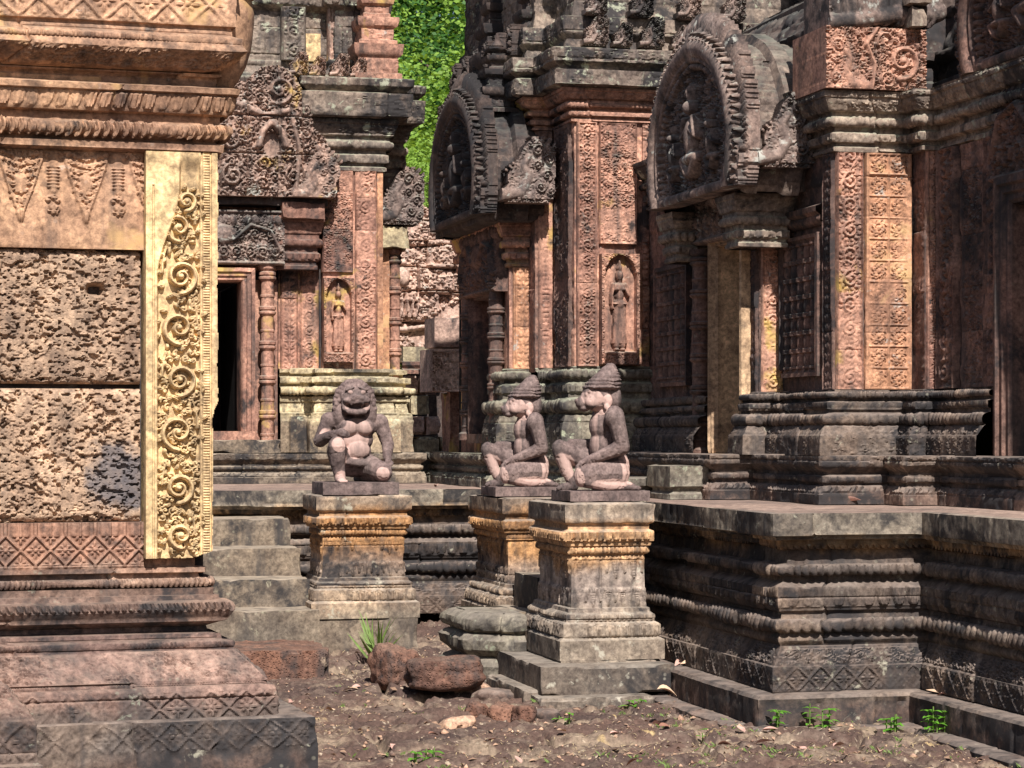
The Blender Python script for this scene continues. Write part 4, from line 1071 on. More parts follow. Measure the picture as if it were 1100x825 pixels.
up = [(.13, zb95 + .001), (.20, zb95 + .01), (.20, zb95 + .12, 'foli'), (.16, zb95 + .13), (.17, zb95 + .15), (.22, zb50 - .1), (.22, zb50, 'scroll'), (.10, zb50 + .02), (.08, zb50 + .08), (.12, zb50 + .12), (.12, zb50 + .24, 'foli'), (.02, zb50 + .26), (.0, zb50 + .34), (-.02, zb50 + .9, 'foli'),
      (.05, zb50 + 1.0), (.12, zb50 + 1.1, 'petd'), (.12, zb50 + 1.2), (-.12, zb50 + 1.25), (-.14, zb50 + 1.8), (-.05, zb50 + 1.9), (-.05, zb50 + 2.0), (-.13, zb50 + 2.02)]
runs('upper_storeys', M_CORN, tw, [B0[:-1] + [(7.4, 16.2)]], up, du=.012, dv=.009, seed=25.1, joints=.45, wear=.022, course=.2)
g = G(); g.box(4.5, 8.0, 16.9, 20.3, TZ, zb50 + .6, chip=0, res=1); g.box(4.7, 8, 16.35, 17, TZ, zb95, chip=0, res=1)
g.box(4.42, 7.6, 16.9, 19.2, zb50 + .55, zb50 + 1.95, chip=.0, res=1); g.box(5.0, 7.2, 17.2, 18.8, zb50 + 1.9, zb50 + 2.8, chip=.05, res=.1)
g.build('inner_masonry', M_DARK, tw)
fbB = front_basis(16.2)
pil(tw, fbB, X_on(619, 16.19), X_on(641, 16.19), zb395, zb135, 'scroll', M_REDB, .03, amp=.022, res=.007, border=.12)
pil(tw, fbB, X_on(643, 16.19), X_on(684, 16.19), Z_at(262, 4.7, 16.2), zb135, 'foli', M_REDB, .02, amp=.022, res=.007, border=.05)
pil(tw, front_basis(16.75), X_on(578, 16.74), X_on(594, 16.74), zb395, zb135, 'chain', M_REDB, .02, amp=.014, res=.009, border=.2)
pil(tw, left_basis(4.443), -16.68, -16.25, zb395, zb135, 'foli', M_HALL, .015, amp=.02, res=.012, border=.06)
dz = Z_at(392, 4.7, 16.2)
o = place_cut('devata_niche', DCV, M_REDB, tw, front_basis(16.17), X_on(643, 16.19), dz, th=.03, scale=1.12)
pil(tw, fbB, X_on(690, 16.19), 5.0, zb395, zb135, 'scroll', M_REDB, .02, amp=.02, res=.01)
for k, (ax, az_, sc) in enumerate(((4.46, zb50 + .02, .46), (4.68, zb50 + .02, .36), (4.88, zb50 + .02, .46), (5.12, zb50 + .02, .36), (5.34, zb50 + .02, .46), (5.62, zb50 + .02, .4), (4.47, zb50 + .24, .4), (4.80, zb50 + .24, .44), (5.16, zb50 + .24, .44), (5.5, zb50 + .24, .44))):
    place_cut('antefix', NCV, M_PEDI, tw, front_basis(16.07 - .02 * (k > 5)), ax, az_, th=.07, scale=sc)
for k in range(6):
    place_cut('antefix', NCV, M_DARK, tw, left_basis(4.17), -18.9 + .38 * k, zb50 + .05, th=.07, scale=.5)
# side porch of the tower, facing left
zk0, zk1 = Z_at(287, 4.2, 16.9), Z_at(238, 4.2, 16.9)
runs('porch_wall', M_REDB, tw, [[(4.14, 17.3), (4.14, 16.95), (4.29, 16.95)], [(4.14, 18.6), (4.14, 17.9)]], [(0, TZ + .2), (0, 2.2), (0, zk0 + .02)], du=.02, dv=.015, seed=26.1)
runs('porch_capital', M_REDB, tw, [[(4.14, 18.6), (4.14, 16.95), (4.29, 16.95)]], capital_prof(zk0, zk1, .09), du=.012, dv=.008, seed=27.1, joints=0)
pil(tw, front_basis(16.95), X_on(551, 16.94), X_on(573, 16.94), zb395, zk0, 'chain', M_ORA, .012, amp=.012, res=.007, border=.12)
door(tw, left_basis(4.135), -17.9, -17.3, 1.45, zk0 - .2, fw=.07, mat=M_HALL)
colonette(tw, left_basis(4.14), -17.12, 1.4, zk0 - .05, .06, M_HALL); colonette(tw, left_basis(4.14), -18.08, 1.4, zk0 - .05, .06, M_HALL)
place_cut('lintel', LCV, M_HALL, tw, left_basis(4.06), -18.2, zk0 - .18, th=.2, scale=1.25)
zq = Z_at(240, 4.0, 17.4)
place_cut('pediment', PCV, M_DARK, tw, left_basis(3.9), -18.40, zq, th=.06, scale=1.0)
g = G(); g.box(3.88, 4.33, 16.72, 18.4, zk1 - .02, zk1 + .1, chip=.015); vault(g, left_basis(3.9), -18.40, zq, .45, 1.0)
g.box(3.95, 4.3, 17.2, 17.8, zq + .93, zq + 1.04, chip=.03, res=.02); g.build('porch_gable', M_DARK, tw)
place_cut('naga_corner', NCV, M_PEDI, tw, front_basis(16.53), 3.97, zk1 + .1, th=.1, scale=.98)
pinnacle(tw, 4.36, 17.0, zb50 + .0, .9, M_DARK); pinnacle(tw, 4.3, 17.9, zb50 - .05, 1.1, M_DARK); pinnacle(tw, 4.05, 16.95, zq + .78, .7, M_DARK)


# ================================================================ left tower with front doorway
ta = thing('temple_tower', 'sunlit carved tower at left with front doorway, colonette and standing goddess carving', 'temple tower', (2.6, 19, TZ))
YA = 19.0
M_PEDR = stone('weathered_gable_sandstone', (.38, .255, .21), (.23, .175, .155), black=.28, pale=.38, palec=(.42, .42, .38), ochre=.04, seed=43, top=.4, topc=(.32, .3, .27))
xa = lambda u, Y=YA: X_on(u, Y)
za = lambda v: Z_at(v, 2.6, YA)
A0 = [(xa(299, 19.15), 19.15), (xa(344, 19.15), 19.15), (xa(344, 19.15), YA), (xa(411), YA), (xa(411), 19.35), (xa(411) + .18, 19.35), (xa(411) + .18, 20.6)]
A0[1] = (A0[2][0], 19.15)
runs('plinth', M_STEP, ta, [[(xa(150), 18.62), (xa(452, 18.62), 18.62), (xa(452, 18.62), 20.5)]], plinth_prof(TZ + .002, za(487), .04), du=.012, dv=.009, seed=31.1, joints=.45, wear=.014)
Ab = [(za(487), ), ]
z = za
abp = [(.13, z(486)), (.13, z(452), ''), (.12, z(450)), (.12, z(444)), (.09, z(443)), (.08, z(432), 'diam'), (.10, z(431)), (.10, z(426)), (.06, z(425)), (.06, z(424)), (.12, z(423), ), (.13, z(416), 't:bead'), (.07, z(415)), (.07, z(412)), (.11, z(411)), (.11, z(405), 'petu'), (.05, z(404)), (.05, z(401)), (.08, z(400)), (.08, z(396)), (0, z(395))]
runs('base_moulding', M_YGR, ta, [A0], abp, du=.011, dv=.007, seed=32.1, joints=.4, wear=.01)
runs('wall', M_REDB, ta, [A0], [(0, z(397)), (0, z(300)), (0, z(178))], du=.02, dv=.015, seed=33.1, joints=.4)
A1 = [(xa(150, 19.15), 19.15)] + A0[1:]
runs('cornice', M_CORN, ta, [A1], capital_prof(z(182), z(126), .12), du=.012, dv=.008, seed=34.1, joints=.45)
ua = [(.13, z(126)), (.2, z(124)), (.22, z(100), 'foli'), (.15, z(99)), (.17, z(97)), (.21, z(93)), (.22, z(84), 'dent'), (.16, z(83)), (.1, z(80)), (.08, z(74)), (-.04, z(72)), (-.06, z(66)), (-.06, z(60), 'bead'), (-.12, z(58)), (-.12, z(5), 'foli'),
      (-.04, z(0)), (-.02, z(-18), 'petd'), (-.12, z(-20)), (-.14, z(-60)), (-.08, z(-64)), (-.08, z(-72)), (-.13, z(-73))]
runs('upper_storeys', M_CORN, ta, [A1], ua, du=.012, dv=.009, seed=35.1, joints=.4, wear=.014, course=.22)
g = G(); g.box(xa(60), A0[3][0] - .1, 20.6, 22.5, TZ, z(80), chip=0, res=1); g.box(xa(290), A0[3][0] - .1, 19.9, 20.7, TZ, z(80), chip=0, res=1); g.box(xa(100), A0[3][0] - .3, 19.4, 22, z(176), z(-72), chip=0, res=1)
g.box(xa(345), A0[3][0] - .05, 19.1, 20, TZ, z(180), chip=0, res=1); g.box(xa(140), xa(380), 19.7, 21.6, z(-72), z(-150), chip=.05, res=.08); g.box(xa(180), xa(350), 20, 21.3, z(-150), z(-230), chip=.05, res=.08)
g.build('inner_masonry', M_DARK, ta)
# pilasters
pil(ta, front_basis(19.15), xa(301, 19.14), xa(320, 19.14), z(397), z(275), 'chain', M_REDB, .02, amp=.015, res=.008)
pil(ta, front_basis(19.15), xa(322, 19.14), xa(343, 19.14), z(397), z(275), 'scroll', M_REDB, .012, amp=.015, res=.008)
pil(ta, front_basis(YA), xa(346), xa(379), z(291), z(181), 'foli', M_REDB, .02, amp=.02, res=.007, border=.05)
pil(ta, front_basis(YA), xa(381), xa(404), z(397), z(181), 'scroll', M_REDB, .025, amp=.018, res=.007, border=.06)
pil(ta, front_basis(YA), xa(405), xa(411), z(397), z(181), 'chain', M_ORA, .02, amp=.0, res=.01)
place_cut('devata_niche', DCV, M_REDB, ta, front_basis(18.965), xa(346), z(389), th=.03, scale=.97)
g = G(); panel(g, front_basis(YA), xa(346), xa(379), z(400), z(389), carved('diam', .25, .08, .05, .015), res=.007, proud=.03); g.build('niche_plinth', M_REDB, ta)
# doorway
door(ta, front_basis(18.98), xa(207, 18.98), xa(259, 18.98), z(463), z(303), fw=.105, mat=M_REDB, depth=1.5)
g = G(); panel(g, front_basis(19.1), xa(120), xa(299), z(303) + .1, z(178), None, res=.03, th=.3); panel(g, front_basis(19.1), xa(274), xa(300), z(486), z(300), None, res=.03, th=.3); g.build('wall', M_REDB, ta)
colonette(ta, front_basis(19.05), xa(287), z(484), z(285), .062, M_REDB, rings=5)
colonette(ta, front_basis(19.05), xa(180), z(484), z(285), .062, M_REDB, rings=5)
g = G(); g.box(xa(140), xa(298), 18.75, 19.1, z(487) , z(472), chip=.015, seed=2); g.build('threshold', M_STEP, ta)
place_cut('lintel', LCV, M_PEDI, ta, front_basis(18.93), xa(172), z(286), th=.2, scale=1.03)
# capital beside the lintel
g = G(); sweep(g, [(xa(298), 19.1), (xa(298), 18.98), (xa(338), 18.98), (xa(338), 19.15)], capital_prof(z(290), z(232), .07), du=.01, dv=.007, joints=0)
g.box(xa(300), xa(346), 18.84, 19.1, z(236), z(218), chip=.01, seed=5); g.build('door_capital', M_RED, ta)
g = G(); g.box(xa(110), xa(350), 18.88, 19.1, z(222), z(213), chip=.01, seed=5); g.build('pediment_ledge', M_DARK, ta)
x0_ = xa(118); kx = lambda u: xa(u, 18.8) - x0_; kz = lambda v: z(v) - z(214)
bp_ = Canvas(kx(368), kz(62), 110)
ins_, X_, Y_ = poly_mask(bp_, np.array([(kx(a), kz(b)) for a, b in ((122, 214), (356, 214), (357, 165), (350, 150), (338, 140), (334, 118), (325, 98), (318, 84), (300, 72), (280, 76), (262, 92), (240, 84), (215, 90), (190, 100), (160, 125), (140, 160))]))
bp_.M |= ins_
bp_.H = np.where(ins_, .02 + .05 * TILE['foli'].at(X_ / .27 + .3, Y_ / .27), 0).astype(np.float32)
for (u, v, r, dr) in ((250, 192, 15, 1), (263, 203, 8, -1), (283, 178, 9, 1), (283, 200, 10, -1), (315, 190, 11, 1), (312, 165, 9, -1), (330, 165, 8, 1), (247, 155, 12, -1), (265, 150, 9, 1), (318, 135, 9, 1), (265, 122, 9, -1), (230, 120, 12, 1), (300, 100, 20, 1), (210, 190, 16, -1), (205, 150, 16, 1), (170, 180, 16, 1)):
    bp_.roll(kx(u), kz(v), r * .0075, dr, .085, 9)
bp_.stroke([(kx(278), kz(160)), (kx(282), kz(145)), (kx(292), kz(135)), (kx(303), kz(145)), (kx(307), kz(160))], .03, .03, .06, base=.04)
bp_.stroke([(kx(235), kz(112)), (kx(262), kz(118)), (kx(285), kz(128)), (kx(310), kz(122))], .028, .028, .05, base=.03)
bp_.stroke([(kx(318), kz(205)), (kx(322), kz(165)), (kx(314), kz(130))], .02, .02, .05, base=.03)
nich = ((X_ - kx(292)) / .07) ** 2 + ((Y_ - kz(158)) / .1) ** 2 < 1
bp_.H[nich] = .0
for uu in (237, 266, 300, 326):
    bp_.H *= (1 - .8 * np.exp(-((X_ - kx(uu)) / .006) ** 2)).astype(np.float32)
for vv in (168, 128):
    bp_.H *= (1 - .8 * np.exp(-((Y_ - kz(vv)) / .006) ** 2)).astype(np.float32)
naga(bp_, kx(338), 0., 1, .42, base=.06)
place_cut('pediment', bp_, M_PEDR, ta, front_basis(18.84), x0_, z(214), th=.24)
cvr = Canvas(.4, .42, 130); cvr.roll(.2, .2, .17, 1, .05, 13); cvr.roll(.2, .2, .09, -1, .07, 7)
ins_, X_, Y_ = poly_mask(cvr, np.array([(.02, .0), (.38, .0), (.4, .2), (.28, .4), (.12, .4), (0, .2)])); cvr.M |= ins_
# side porch in profile, right edge
xs = A0[3][0]
g = G(); g.box(xs + .02, xs + .27, 19.2, 20.4, z(262), z(236), chip=.012, seed=6); g.build('side_cornice', M_YGR, ta)
place_cut('side_naga', NCV, M_PEDI, ta, front_basis(19.22), xs - .02, z(236), th=.22, scale=.98)
RBs = lambda X: (np.array([X, 0, 0.]), np.array([0, 1., 0]), np.array([0, 0, 1.]), np.array([1., 0, 0]))
place_cut('side_pediment', PCV, M_PEDI, ta, RBs(xs + .20), 19.3, z(238), th=.24, scale=.95)
g = G(); panel(g, front_basis(19.32), xs, xs + .12, z(470), z(262), carved('chain', .12, 1.6, .2, 0), res=.012, th=.2); g.build('side_pilaster', M_ORA, ta)
colonette(ta, front_basis(19.4), xs + .17, z(480), z(262), .05, M_REDB)
# miniature corner tower
pinnacle(ta, xa(402), 18.98, z(84), 1.1, M_REDB)
for ax, sc in ((306, .4), (328, .34), (350, .4), (372, .34)):
    place_cut('antefix', NCV, M_PEDR, ta, front_basis(18.86), xa(ax), z(84), th=.07, scale=sc)
g = G(); panel(g, front_basis(19.15 + .06), xa(332), xa(348), z(60), z(30), None, res=.01, th=.1, proud=.035, course=None); g.build('yellow_block', M_YEL, ta)
pil(ta, front_basis(19.2), xa(352, 19.2), xa(380, 19.2), z(60), z(2), 'scroll', M_PEDR, .04, amp=.02, res=.009)
pil(ta, front_basis(19.2), xa(302, 19.2), xa(328, 19.2), z(60), z(2), 'scroll', M_CORN, .04, amp=.02, res=.009)

# ================================================================ ruined gatehouse behind, seen through the gap
YG = 24.0
M_PEDI3 = stone('ruin_sandstone', (.54, .39, .33), (.42, .30, .26), black=.06, pale=.34, palec=(.46, .42, .38), seed=41, top=.5, topc=(.4, .36, .3), bump=.6)
gh = thing('ruined_gatehouse', 'distant sunlit ruined gatehouse wall seen through the gap between the two towers', 'ruin', (X_on(455, YG), YG, 0))
xg = lambda u, Y=YG: X_on(u, Y)
zg = lambda v, Y=YG: Z_at(v, 3.9, Y)
cvw = Canvas(1.15, 1.5, 75)
P = [(0, 0), (1.15, 0), (1.15, .55), (1.02, .62), (1.0, .85), (.9, .9), (.86, 1.08), (.74, 1.12), (.7, 1.3), (.55, 1.42), (.42, 1.5), (.0, 1.5)]
ins_, X_, Y_ = poly_mask(cvw, np.array(P)); cvw.M |= ins_
cvw.H = (.05 * TILE['foli'].at(X_ / .2, Y_ / .2) * (TILE['foli'].at(X_ / 1.7, Y_ / 1.3) > .25)).astype(np.float32)
for k in range(7): cvw.stroke([(.12 + .05 * k, .3), (.15 + .05 * k, .38), (.13 + .055 * k, .45)], .018, .012, .05, base=.03); cvw.dome(.14 + .05 * k, .47, .02, .06, base=.03)
cvw.dome(.3, .7, .07, .06, ry=.1, base=.03); cvw.dome(.31, .84, .04, .06, base=.03); cvw.stroke([(.08, .22), (.3, .17), (.62, .22)], .025, .025, .05, base=.03)
for vv in (.26, .55, .8, 1.02, 1.25): cvw.H -= (.07 * np.exp(-((Y_ - vv - .02 * np.sin(X_ * 5 + vv * 9)) / .008) ** 2)).astype(np.float32)
for j, vv in enumerate((0, .26, .55, .8, 1.02, 1.25)):
    for q in range(3):
        xx_ = .2 + .36 * q + .13 * (j % 3); m_ = (Y_ > vv) & (Y_ < vv + .27); cvw.H -= (.07 * np.exp(-((X_ - xx_) / .008) ** 2) * m_).astype(np.float32)
        cvw.H += (.05 * ((j * 7 + q * 3) % 5 - 2) / 2 * m_ * (X_ > xx_) * (X_ < xx_ + .36)).astype(np.float32)
place_cut('gable_wall', cvw, M_PEDI3, gh, front_basis(YG), xg(400), zg(372), th=.6, scale=1.05, wear=.02)
def block_row(parent, u0, u1, v0, v1, Y, mat, n, depth=.4, seed=0, name='masonry_block'):
    lr = np.random.default_rng(seed); g = G(); e = np.sort(np.concatenate([[0, 1], np.linspace(0, 1, n + 1)[1:-1] + lr.uniform(-.08, .08, n - 1) / n * 2]))
    for a, b in zip(e[:-1], e[1:]):
        j = lr.uniform(-.05, .05)
        g.box(X_on(u0 + (u1 - u0) * a, Y) + .006, X_on(u0 + (u1 - u0) * b, Y) - .006, Y + j, Y + depth, Z_at(v1, 4, Y) + .004, Z_at(v0, 4, Y) - .004, tint=lr.random(), chip=.03, res=.025, seed=lr.random() * 30)
    g.build(name, mat, parent)
g = G(); panel(g, front_basis(YG - .25), xg(432, 23.8), xg(468, 23.8), zg(388, 23.8), zg(372, 23.8), None, res=.02, th=.4); g.build('yellow_cornice', M_YGR, gh)
g = G(); sweep(g, [(xg(425), 23.7), (xg(466), 23.7), (xg(466), 24.2)], [(.1, zg(402)), (.1, zg(398)), (.03, zg(396)), (.06, zg(393)), (.06, zg(389)), (0, zg(388))], du=.03, dv=.02); g.build('cornice', M_REDB, gh)
block_row(gh, 400, 470, 402, 424, 23.8, M_PEDI3, 3, seed=1, name='block_course'); block_row(gh, 400, 462, 424, 446, 23.75, M_YGR, 3, seed=2, name='block_course'); block_row(gh, 395, 475, 446, 468, 23.7, M_PEDI3, 4, seed=3, name='block_course')
block_row(gh, 395, 520, 468, 492, 23.6, M_YGR, 5, seed=4, name='block_course')
g = G(); panel(g, front_basis(22.6), X_on(462, 22.6), X_on(512, 22.6), Z_at(420, 4, 22.6), Z_at(374, 4, 22.6), carved('foli', .42, .4, .05, .03), res=.013, th=.5); g.build('carved_lintel', M_PEDI3, gh)
g = G(); panel(g, front_basis(22.7), X_on(467, 22.7), X_on(512, 22.7), Z_at(372, 4, 22.7), Z_at(340, 4, 22.7), None, res=.013, th=.5, wear=.02); g.build('upper_block', M_PEDI3, gh)
g = G().box(X_on(484, 22.7), X_on(512, 22.7), 22.75, 23.2, TZ, Z_at(420, 4, 22.7), chip=.03, res=.03); g.build('pier', M_REDB, gh)
g = G().box(xg(380), xg(570), 24.4, 24.9, 0, zg(395), chip=.0, res=.5); g.build('inner_masonry', M_DARK, gh)
for k, (u, v, s) in enumerate(((447, 478, .16), (462, 482, .12), (472, 470, .14), (436, 484, .1))):
    x = X_on(u, 21.5); t = G().box(x - s, x + s, 21.3, 21.3 + s * 1.6, TZ, TZ + s * (1.5 + .4 * (k % 2)), tint=rng.random(), chip=.03, res=.02, seed=k)
    tag(t.build('fallen_block', M_GRN), ['small fallen block lying left of the others in front of the distant gatehouse', 'larger fallen block farthest left in front of the distant gatehouse',
        'fallen block nearest the shaded porch, before the distant gatehouse', 'smallest fallen block before the distant gatehouse'][k], 'stone block', group='fallen blocks before the gatehouse')

# ================================================================ library corner in the left foreground
TL = radians(17.2); SL, CL_ = sin(TL), cos(TL)
YL = 10.02
def xl(u, Y=YL): r = (u - 550) / FPX; d = Y / (CL_ - r * SL); return d * (SL + r * CL_)
def zl(v, o=0., u=120):
    Y = YL - o; r = (u - 550) / FPX; d = Y / (CL_ - r * SL); return EYE + d * (HZ - v) / FPX
rz = TL - TH
XC = xl(229)
lb0 = np.array([xl(100), YL + .3, 0.])
c_, s_ = cos(rz), sin(rz)
lib = thing('library_building', 'large carved building corner in the left foreground with yellow scroll pilaster and pitted laterite wall', 'temple building',
            (c_ * lb0[0] - s_ * lb0[1], s_ * lb0[0] + c_ * lb0[1], 0), rz)
class GL(G):
    def build(s, name, mat, parent, **k):
        s.V = [v - lb0 for v in s.V]
        keep = root_loc(parent); s.V = [v + keep for v in s.V]
        return G.build(s, name, mat, parent, **k)
def lp_(lst): return [(o, zl(v, o), *k) for (v, o, *k) in lst]
PL = [(-4.5, YL), (XC, YL), (XC, YL + 2.6)]
PLF = [(-4.5, YL), (XC - .11, YL), (XC - .11, YL + 2.6)]; PLB = [(-4.5, YL), (XC - .055, YL), (XC - .055, YL + 2.6)]; PLC = [(-4.5, YL), (XC - .04, YL), (XC - .04, YL + 2.6)]
g = GL()
sweep(g, PLF, lp_([(840, .47), (812, .47), (778, .46, 'diam'), (775, .44), (774, .25)]), du=.007, dv=.005, amp=.012, wear=.014, seed=41.1, joints=.9)
g.build('footing', M_TER, lib)
g = GL()
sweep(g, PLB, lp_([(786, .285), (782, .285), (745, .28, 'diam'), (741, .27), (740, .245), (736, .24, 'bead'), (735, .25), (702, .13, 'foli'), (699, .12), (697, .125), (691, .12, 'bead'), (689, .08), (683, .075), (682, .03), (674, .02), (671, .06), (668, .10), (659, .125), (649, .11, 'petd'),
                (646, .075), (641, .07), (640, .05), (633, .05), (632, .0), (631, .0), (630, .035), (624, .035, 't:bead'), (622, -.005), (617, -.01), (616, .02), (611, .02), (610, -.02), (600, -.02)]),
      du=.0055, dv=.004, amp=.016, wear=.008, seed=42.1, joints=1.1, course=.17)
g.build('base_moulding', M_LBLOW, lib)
# left-hand projection of the base
g = GL(); x0 = xl(38, YL - .38)
sweep(g, [(-4, YL - .38), (x0 - .1, YL - .38), (x0 - .1, YL)], lp_([(850, .13), (806, .12), (803, .10), (760, .09, 'diam'), (757, .08), (722, -.02, 'foli'), (718, -.04), (712, -.05)]), du=.006, dv=.005, wear=.012, seed=43.3)
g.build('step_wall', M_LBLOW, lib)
# carved bands and laterite between them
flb = front_basis(YL)
x00 = -2.2
def pend_low(x, y):
    P = .125; a = (x / P) % 1; h = .2
    return .014 * TILE['diam'].at(a, np.clip((y - .02) / .125, 0, .99)) * sstep(.0, .02, y) + .006 * (y < .015)
g = GL(); panel(g, flb, x00, xl(154), zl(611), zl(561), pend_low, res=.005, th=.1, proud=.0, course=None, tint=.5)
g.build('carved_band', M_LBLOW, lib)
def pits(x, y):
    P = np.stack([x * 1., y * 1.35, 0 * x], -1)
    n = fbm(P, 52., 2, 3.); n2 = fbm(P, 17., 3, 8.); n3 = fbm(P, 80., 2, 5.)
    h = -.022 * sstep(.62, .69, n) - .014 * sstep(.68, .74, n2) - .007 * sstep(.63, .70, n3) + .014 * (fbm(P, 3.5, 3, 1.) - .5)
    return h
M_LAT2 = stone('laterite_blotched', (.40, .29, .21), (.32, .23, .17), black=.04, pale=.15, palec=(.5, .38, .3), seed=5, bump=.4, lat=True, top=.1, spot=((xl(128) - lb0[0], YL - lb0[1], zl(515)), (.17, .5, .2)))
for (v0, v1, hole) in ((267, 414, (103, 311)), (416, 562, None)):
    w0, w1 = zl(v1) + .006, zl(v0) - .006
    def f(x, y, w0=w0, w1=w1, hole=hole):
        h = pits(x + 3, y + w0 * 2)
        e = np.minimum(y, (w1 - w0) - y) + .014 * (fbm(np.stack([x, y, 0 * x], -1), 9., 3, 2.) - .5)
        h = h - .03 * np.exp(-np.clip(e, 0, 1) / .012)
        if hole:
            hx, hz = xl(hole[0]) - x00, zl(hole[1]) - w0
            h = h - .09 * np.exp(-((np.abs(x - hx) / .035) ** 4 + (np.abs(y - hz) / .022) ** 4))
        return h
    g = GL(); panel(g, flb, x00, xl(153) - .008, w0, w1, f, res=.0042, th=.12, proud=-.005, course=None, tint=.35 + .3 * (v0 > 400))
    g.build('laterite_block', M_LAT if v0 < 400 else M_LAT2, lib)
# upper frieze with hanging pendants
uw = zl(165) - zl(270)
fc = Canvas(2.2 + xl(154), uw, 220)
W_ = fc.w
def pend(cx, big):
    top = uw - .015; L = (.28 if big else .27)
    if big:
        n = 9
        for r in range(n):
            f = r / (n - 1.); w = .085 * (1 - f ** 1.3) + .008; y = top - .03 - L * .82 * f
            k = max(1, int(w / .016))
            for q in range(-k, k + 1):
                fc.spiral(cx + q * w / max(k, 1) * .9, y + .006 * abs(q), .0125, rng.random() * 6, 1., 1 if q > 0 else -1, .0045, .014)
        fc.stroke([(cx - .09, top - .02), (cx - .06, top - .12), (cx, top - L)], .006, .006, .014); fc.stroke([(cx + .09, top - .02), (cx + .06, top - .12), (cx, top - L)], .006, .006, .014)
        fc.leaf(cx, top - L + .05, -pi / 2, .07, .03, .02); fc.dome(cx, top - .13, .03, .016, .05)
    else:
        fc.stroke([(cx, top), (cx, top - .16)], .022, .016, .008)
        for k in range(7): fc.stroke([(cx - .024, top - .06 - .014 * k), (cx + .024, top - .06 - .014 * k)], .004, .004, .012)
        for q, (a, b) in enumerate(((0, .19), (-.02, .2), (.02, .2), (0, .225), (-.012, .235), (.012, .235), (0, .255))): fc.spiral(cx + a, top - b, .015, q, 1, 1, .005, .015)
xx = xl(92) + 2.2; P_ = (xl(92) - xl(22))
k = 0
for m in range(-24, 3):
    cx = xx + m * P_ / 2
    if 0 < cx < W_ + .05: pend(cx, m % 2 == 0)
for k in range(int(W_ / .04)):
    fc.spiral(k * .04, uw - .022, .016, k, 1., (-1) ** k, .005, .012)
g = GL(); panel(g, flb, x00, xl(154), zl(268), zl(161), lambda x, y: fc.at(x, y), res=.0045, th=.1, proud=.012, course=None, tint=.55)
g.build('pendant_frieze', M_LBTOP, lib)
# yellow scroll pilaster
py0, py1 = zl(600, .05, 190), zl(163, .05, 190)
px0, px1 = xl(154), xl(232)
PW, PH = px1 - px0, py1 - py0
yc = Canvas(PW, PH, 260)
yc.M[:] = True
kx = lambda u: (xl(u) - px0); kz = lambda v: zl(v, .05, 190) - py0
# field sunk between the plain border and the beaded edge
ny, nx = yc.H.shape; X_, Y_ = np.meshgrid((np.arange(nx) + .5) / yc.n, (np.arange(ny) + .5) / yc.n)
fade = sstep(kz(300), kz(200), Y_)                      # the carving is unfinished near the top
left_edge = kx(166) + (kx(190) - kx(166)) * fade
field = sstep(left_edge, left_edge + .012, X_) * sstep(kx(214), kx(214) - .01, X_) * sstep(kz(166), kz(185), Y_)
base_h = .034 - .028 * field
yc.H[:] = 0
cen = [(198, 216, 11), (190, 244, 18), (192, 297, 19), (190, 352, 20), (191, 408, 19), (189, 464, 20), (190, 524, 19), (192, 575, 15)]
for i, (u, v, r) in enumerate(cen):
    dr = 1 if i % 2 else -1; R = r * .00405 * (1.04, .96, 1.05, .98, 1.0, 1.05, .94, 1.)[i]
    x, y = kx(u), kz(v)
    yc.spiral(x, y, R * .92, (-pi / 2 if dr > 0 else -pi / 2), (1.75, 1.5, 1.9, 1.6, 1.8, 1.55, 1.9, 1.6)[i], -dr, .0125, .046, r1=.008)
    for q in range(10):
        a = q * 2 * pi / 10 + .3 * i
        yc.leaf(x + cos(a) * R * 1.02, y + sin(a) * R * 1.02, a + dr * .8, .036, .018, .032)
    yc.dome(x, y, .018, .04)
    if i:
        for q in range(60):
            a = kx(168) + (kx(213) - kx(168)) * rng.random(); b = y + (rng.random() - .5) * .22
            if yc.at(np.array([a]), np.array([b]))[0] < .012 and (i > 3 or a > x - .02): yc.spiral(a, b, .013 + .005 * rng.random(), rng.random() * 6, 1.1, random.choice((-1, 1)), .0055, .026)
        for q in range(5):
            f = q / 4.; a = -.3 + 2.2 * f; yc.leaf(x + dr * R * (1.05 - .9 * f), y + R * (.6 + 1.0 * f), pi / 2 + dr * (a - .8), .045, .02, .03)
        yc.stroke([(x + dr * R * (1.0 - .25 * k * k / 9.), y + R * (.2 + .45 * k)) for k in range(4)], .008, .006, .03)
for k in range(0, 150):
    y = .02 + k * PH / 150
    yc.stroke([(kx(217), y), (kx(222), y)], .0028, .0028, .006)
yc.H = np.maximum(yc.H * np.where(field > .5, 1, (X_ > kx(214)) * 1.), 0)
yc.H = (yc.H * (X_ < kx(225)) + base_h - .008 * ((np.abs(X_ - kx(214.5)) < .003) | (np.abs(X_ - kx(224)) < .003)) - .006 * (np.abs(X_ - kx(163)) < .004) * (Y_ < kz(200))).astype(np.float32)
# broken right edge and lower corner
lim = PW - .002 - .02 * sstep(kz(430), kz(445), Y_) * (1 - sstep(kz(431), kz(425), Y_)) - .012 * sstep(kz(440), kz(450), Y_) + .008 * (fbm(np.stack([X_, Y_, 0 * X_], -1), 22., 3, 4.) - .5)
lim = np.where(Y_ < kz(440), PW - .022 + .014 * (fbm(np.stack([0 * X_, Y_, 0 * X_], -1), 16., 3, 4.) - .5), lim)
yc.M &= (X_ < lim) & ~((Y_ < kz(590)) & (X_ > kx(205)) & (Y_ < kz(600) + (X_ - kx(205)) * .35))
g = GL(); cutout(g, front_basis(YL), px0, py0, yc, th=.14, proud=.03, tint=.5, wear=.002, hscale=1.)
g.build('scroll_pilaster', M_YEL, lib)
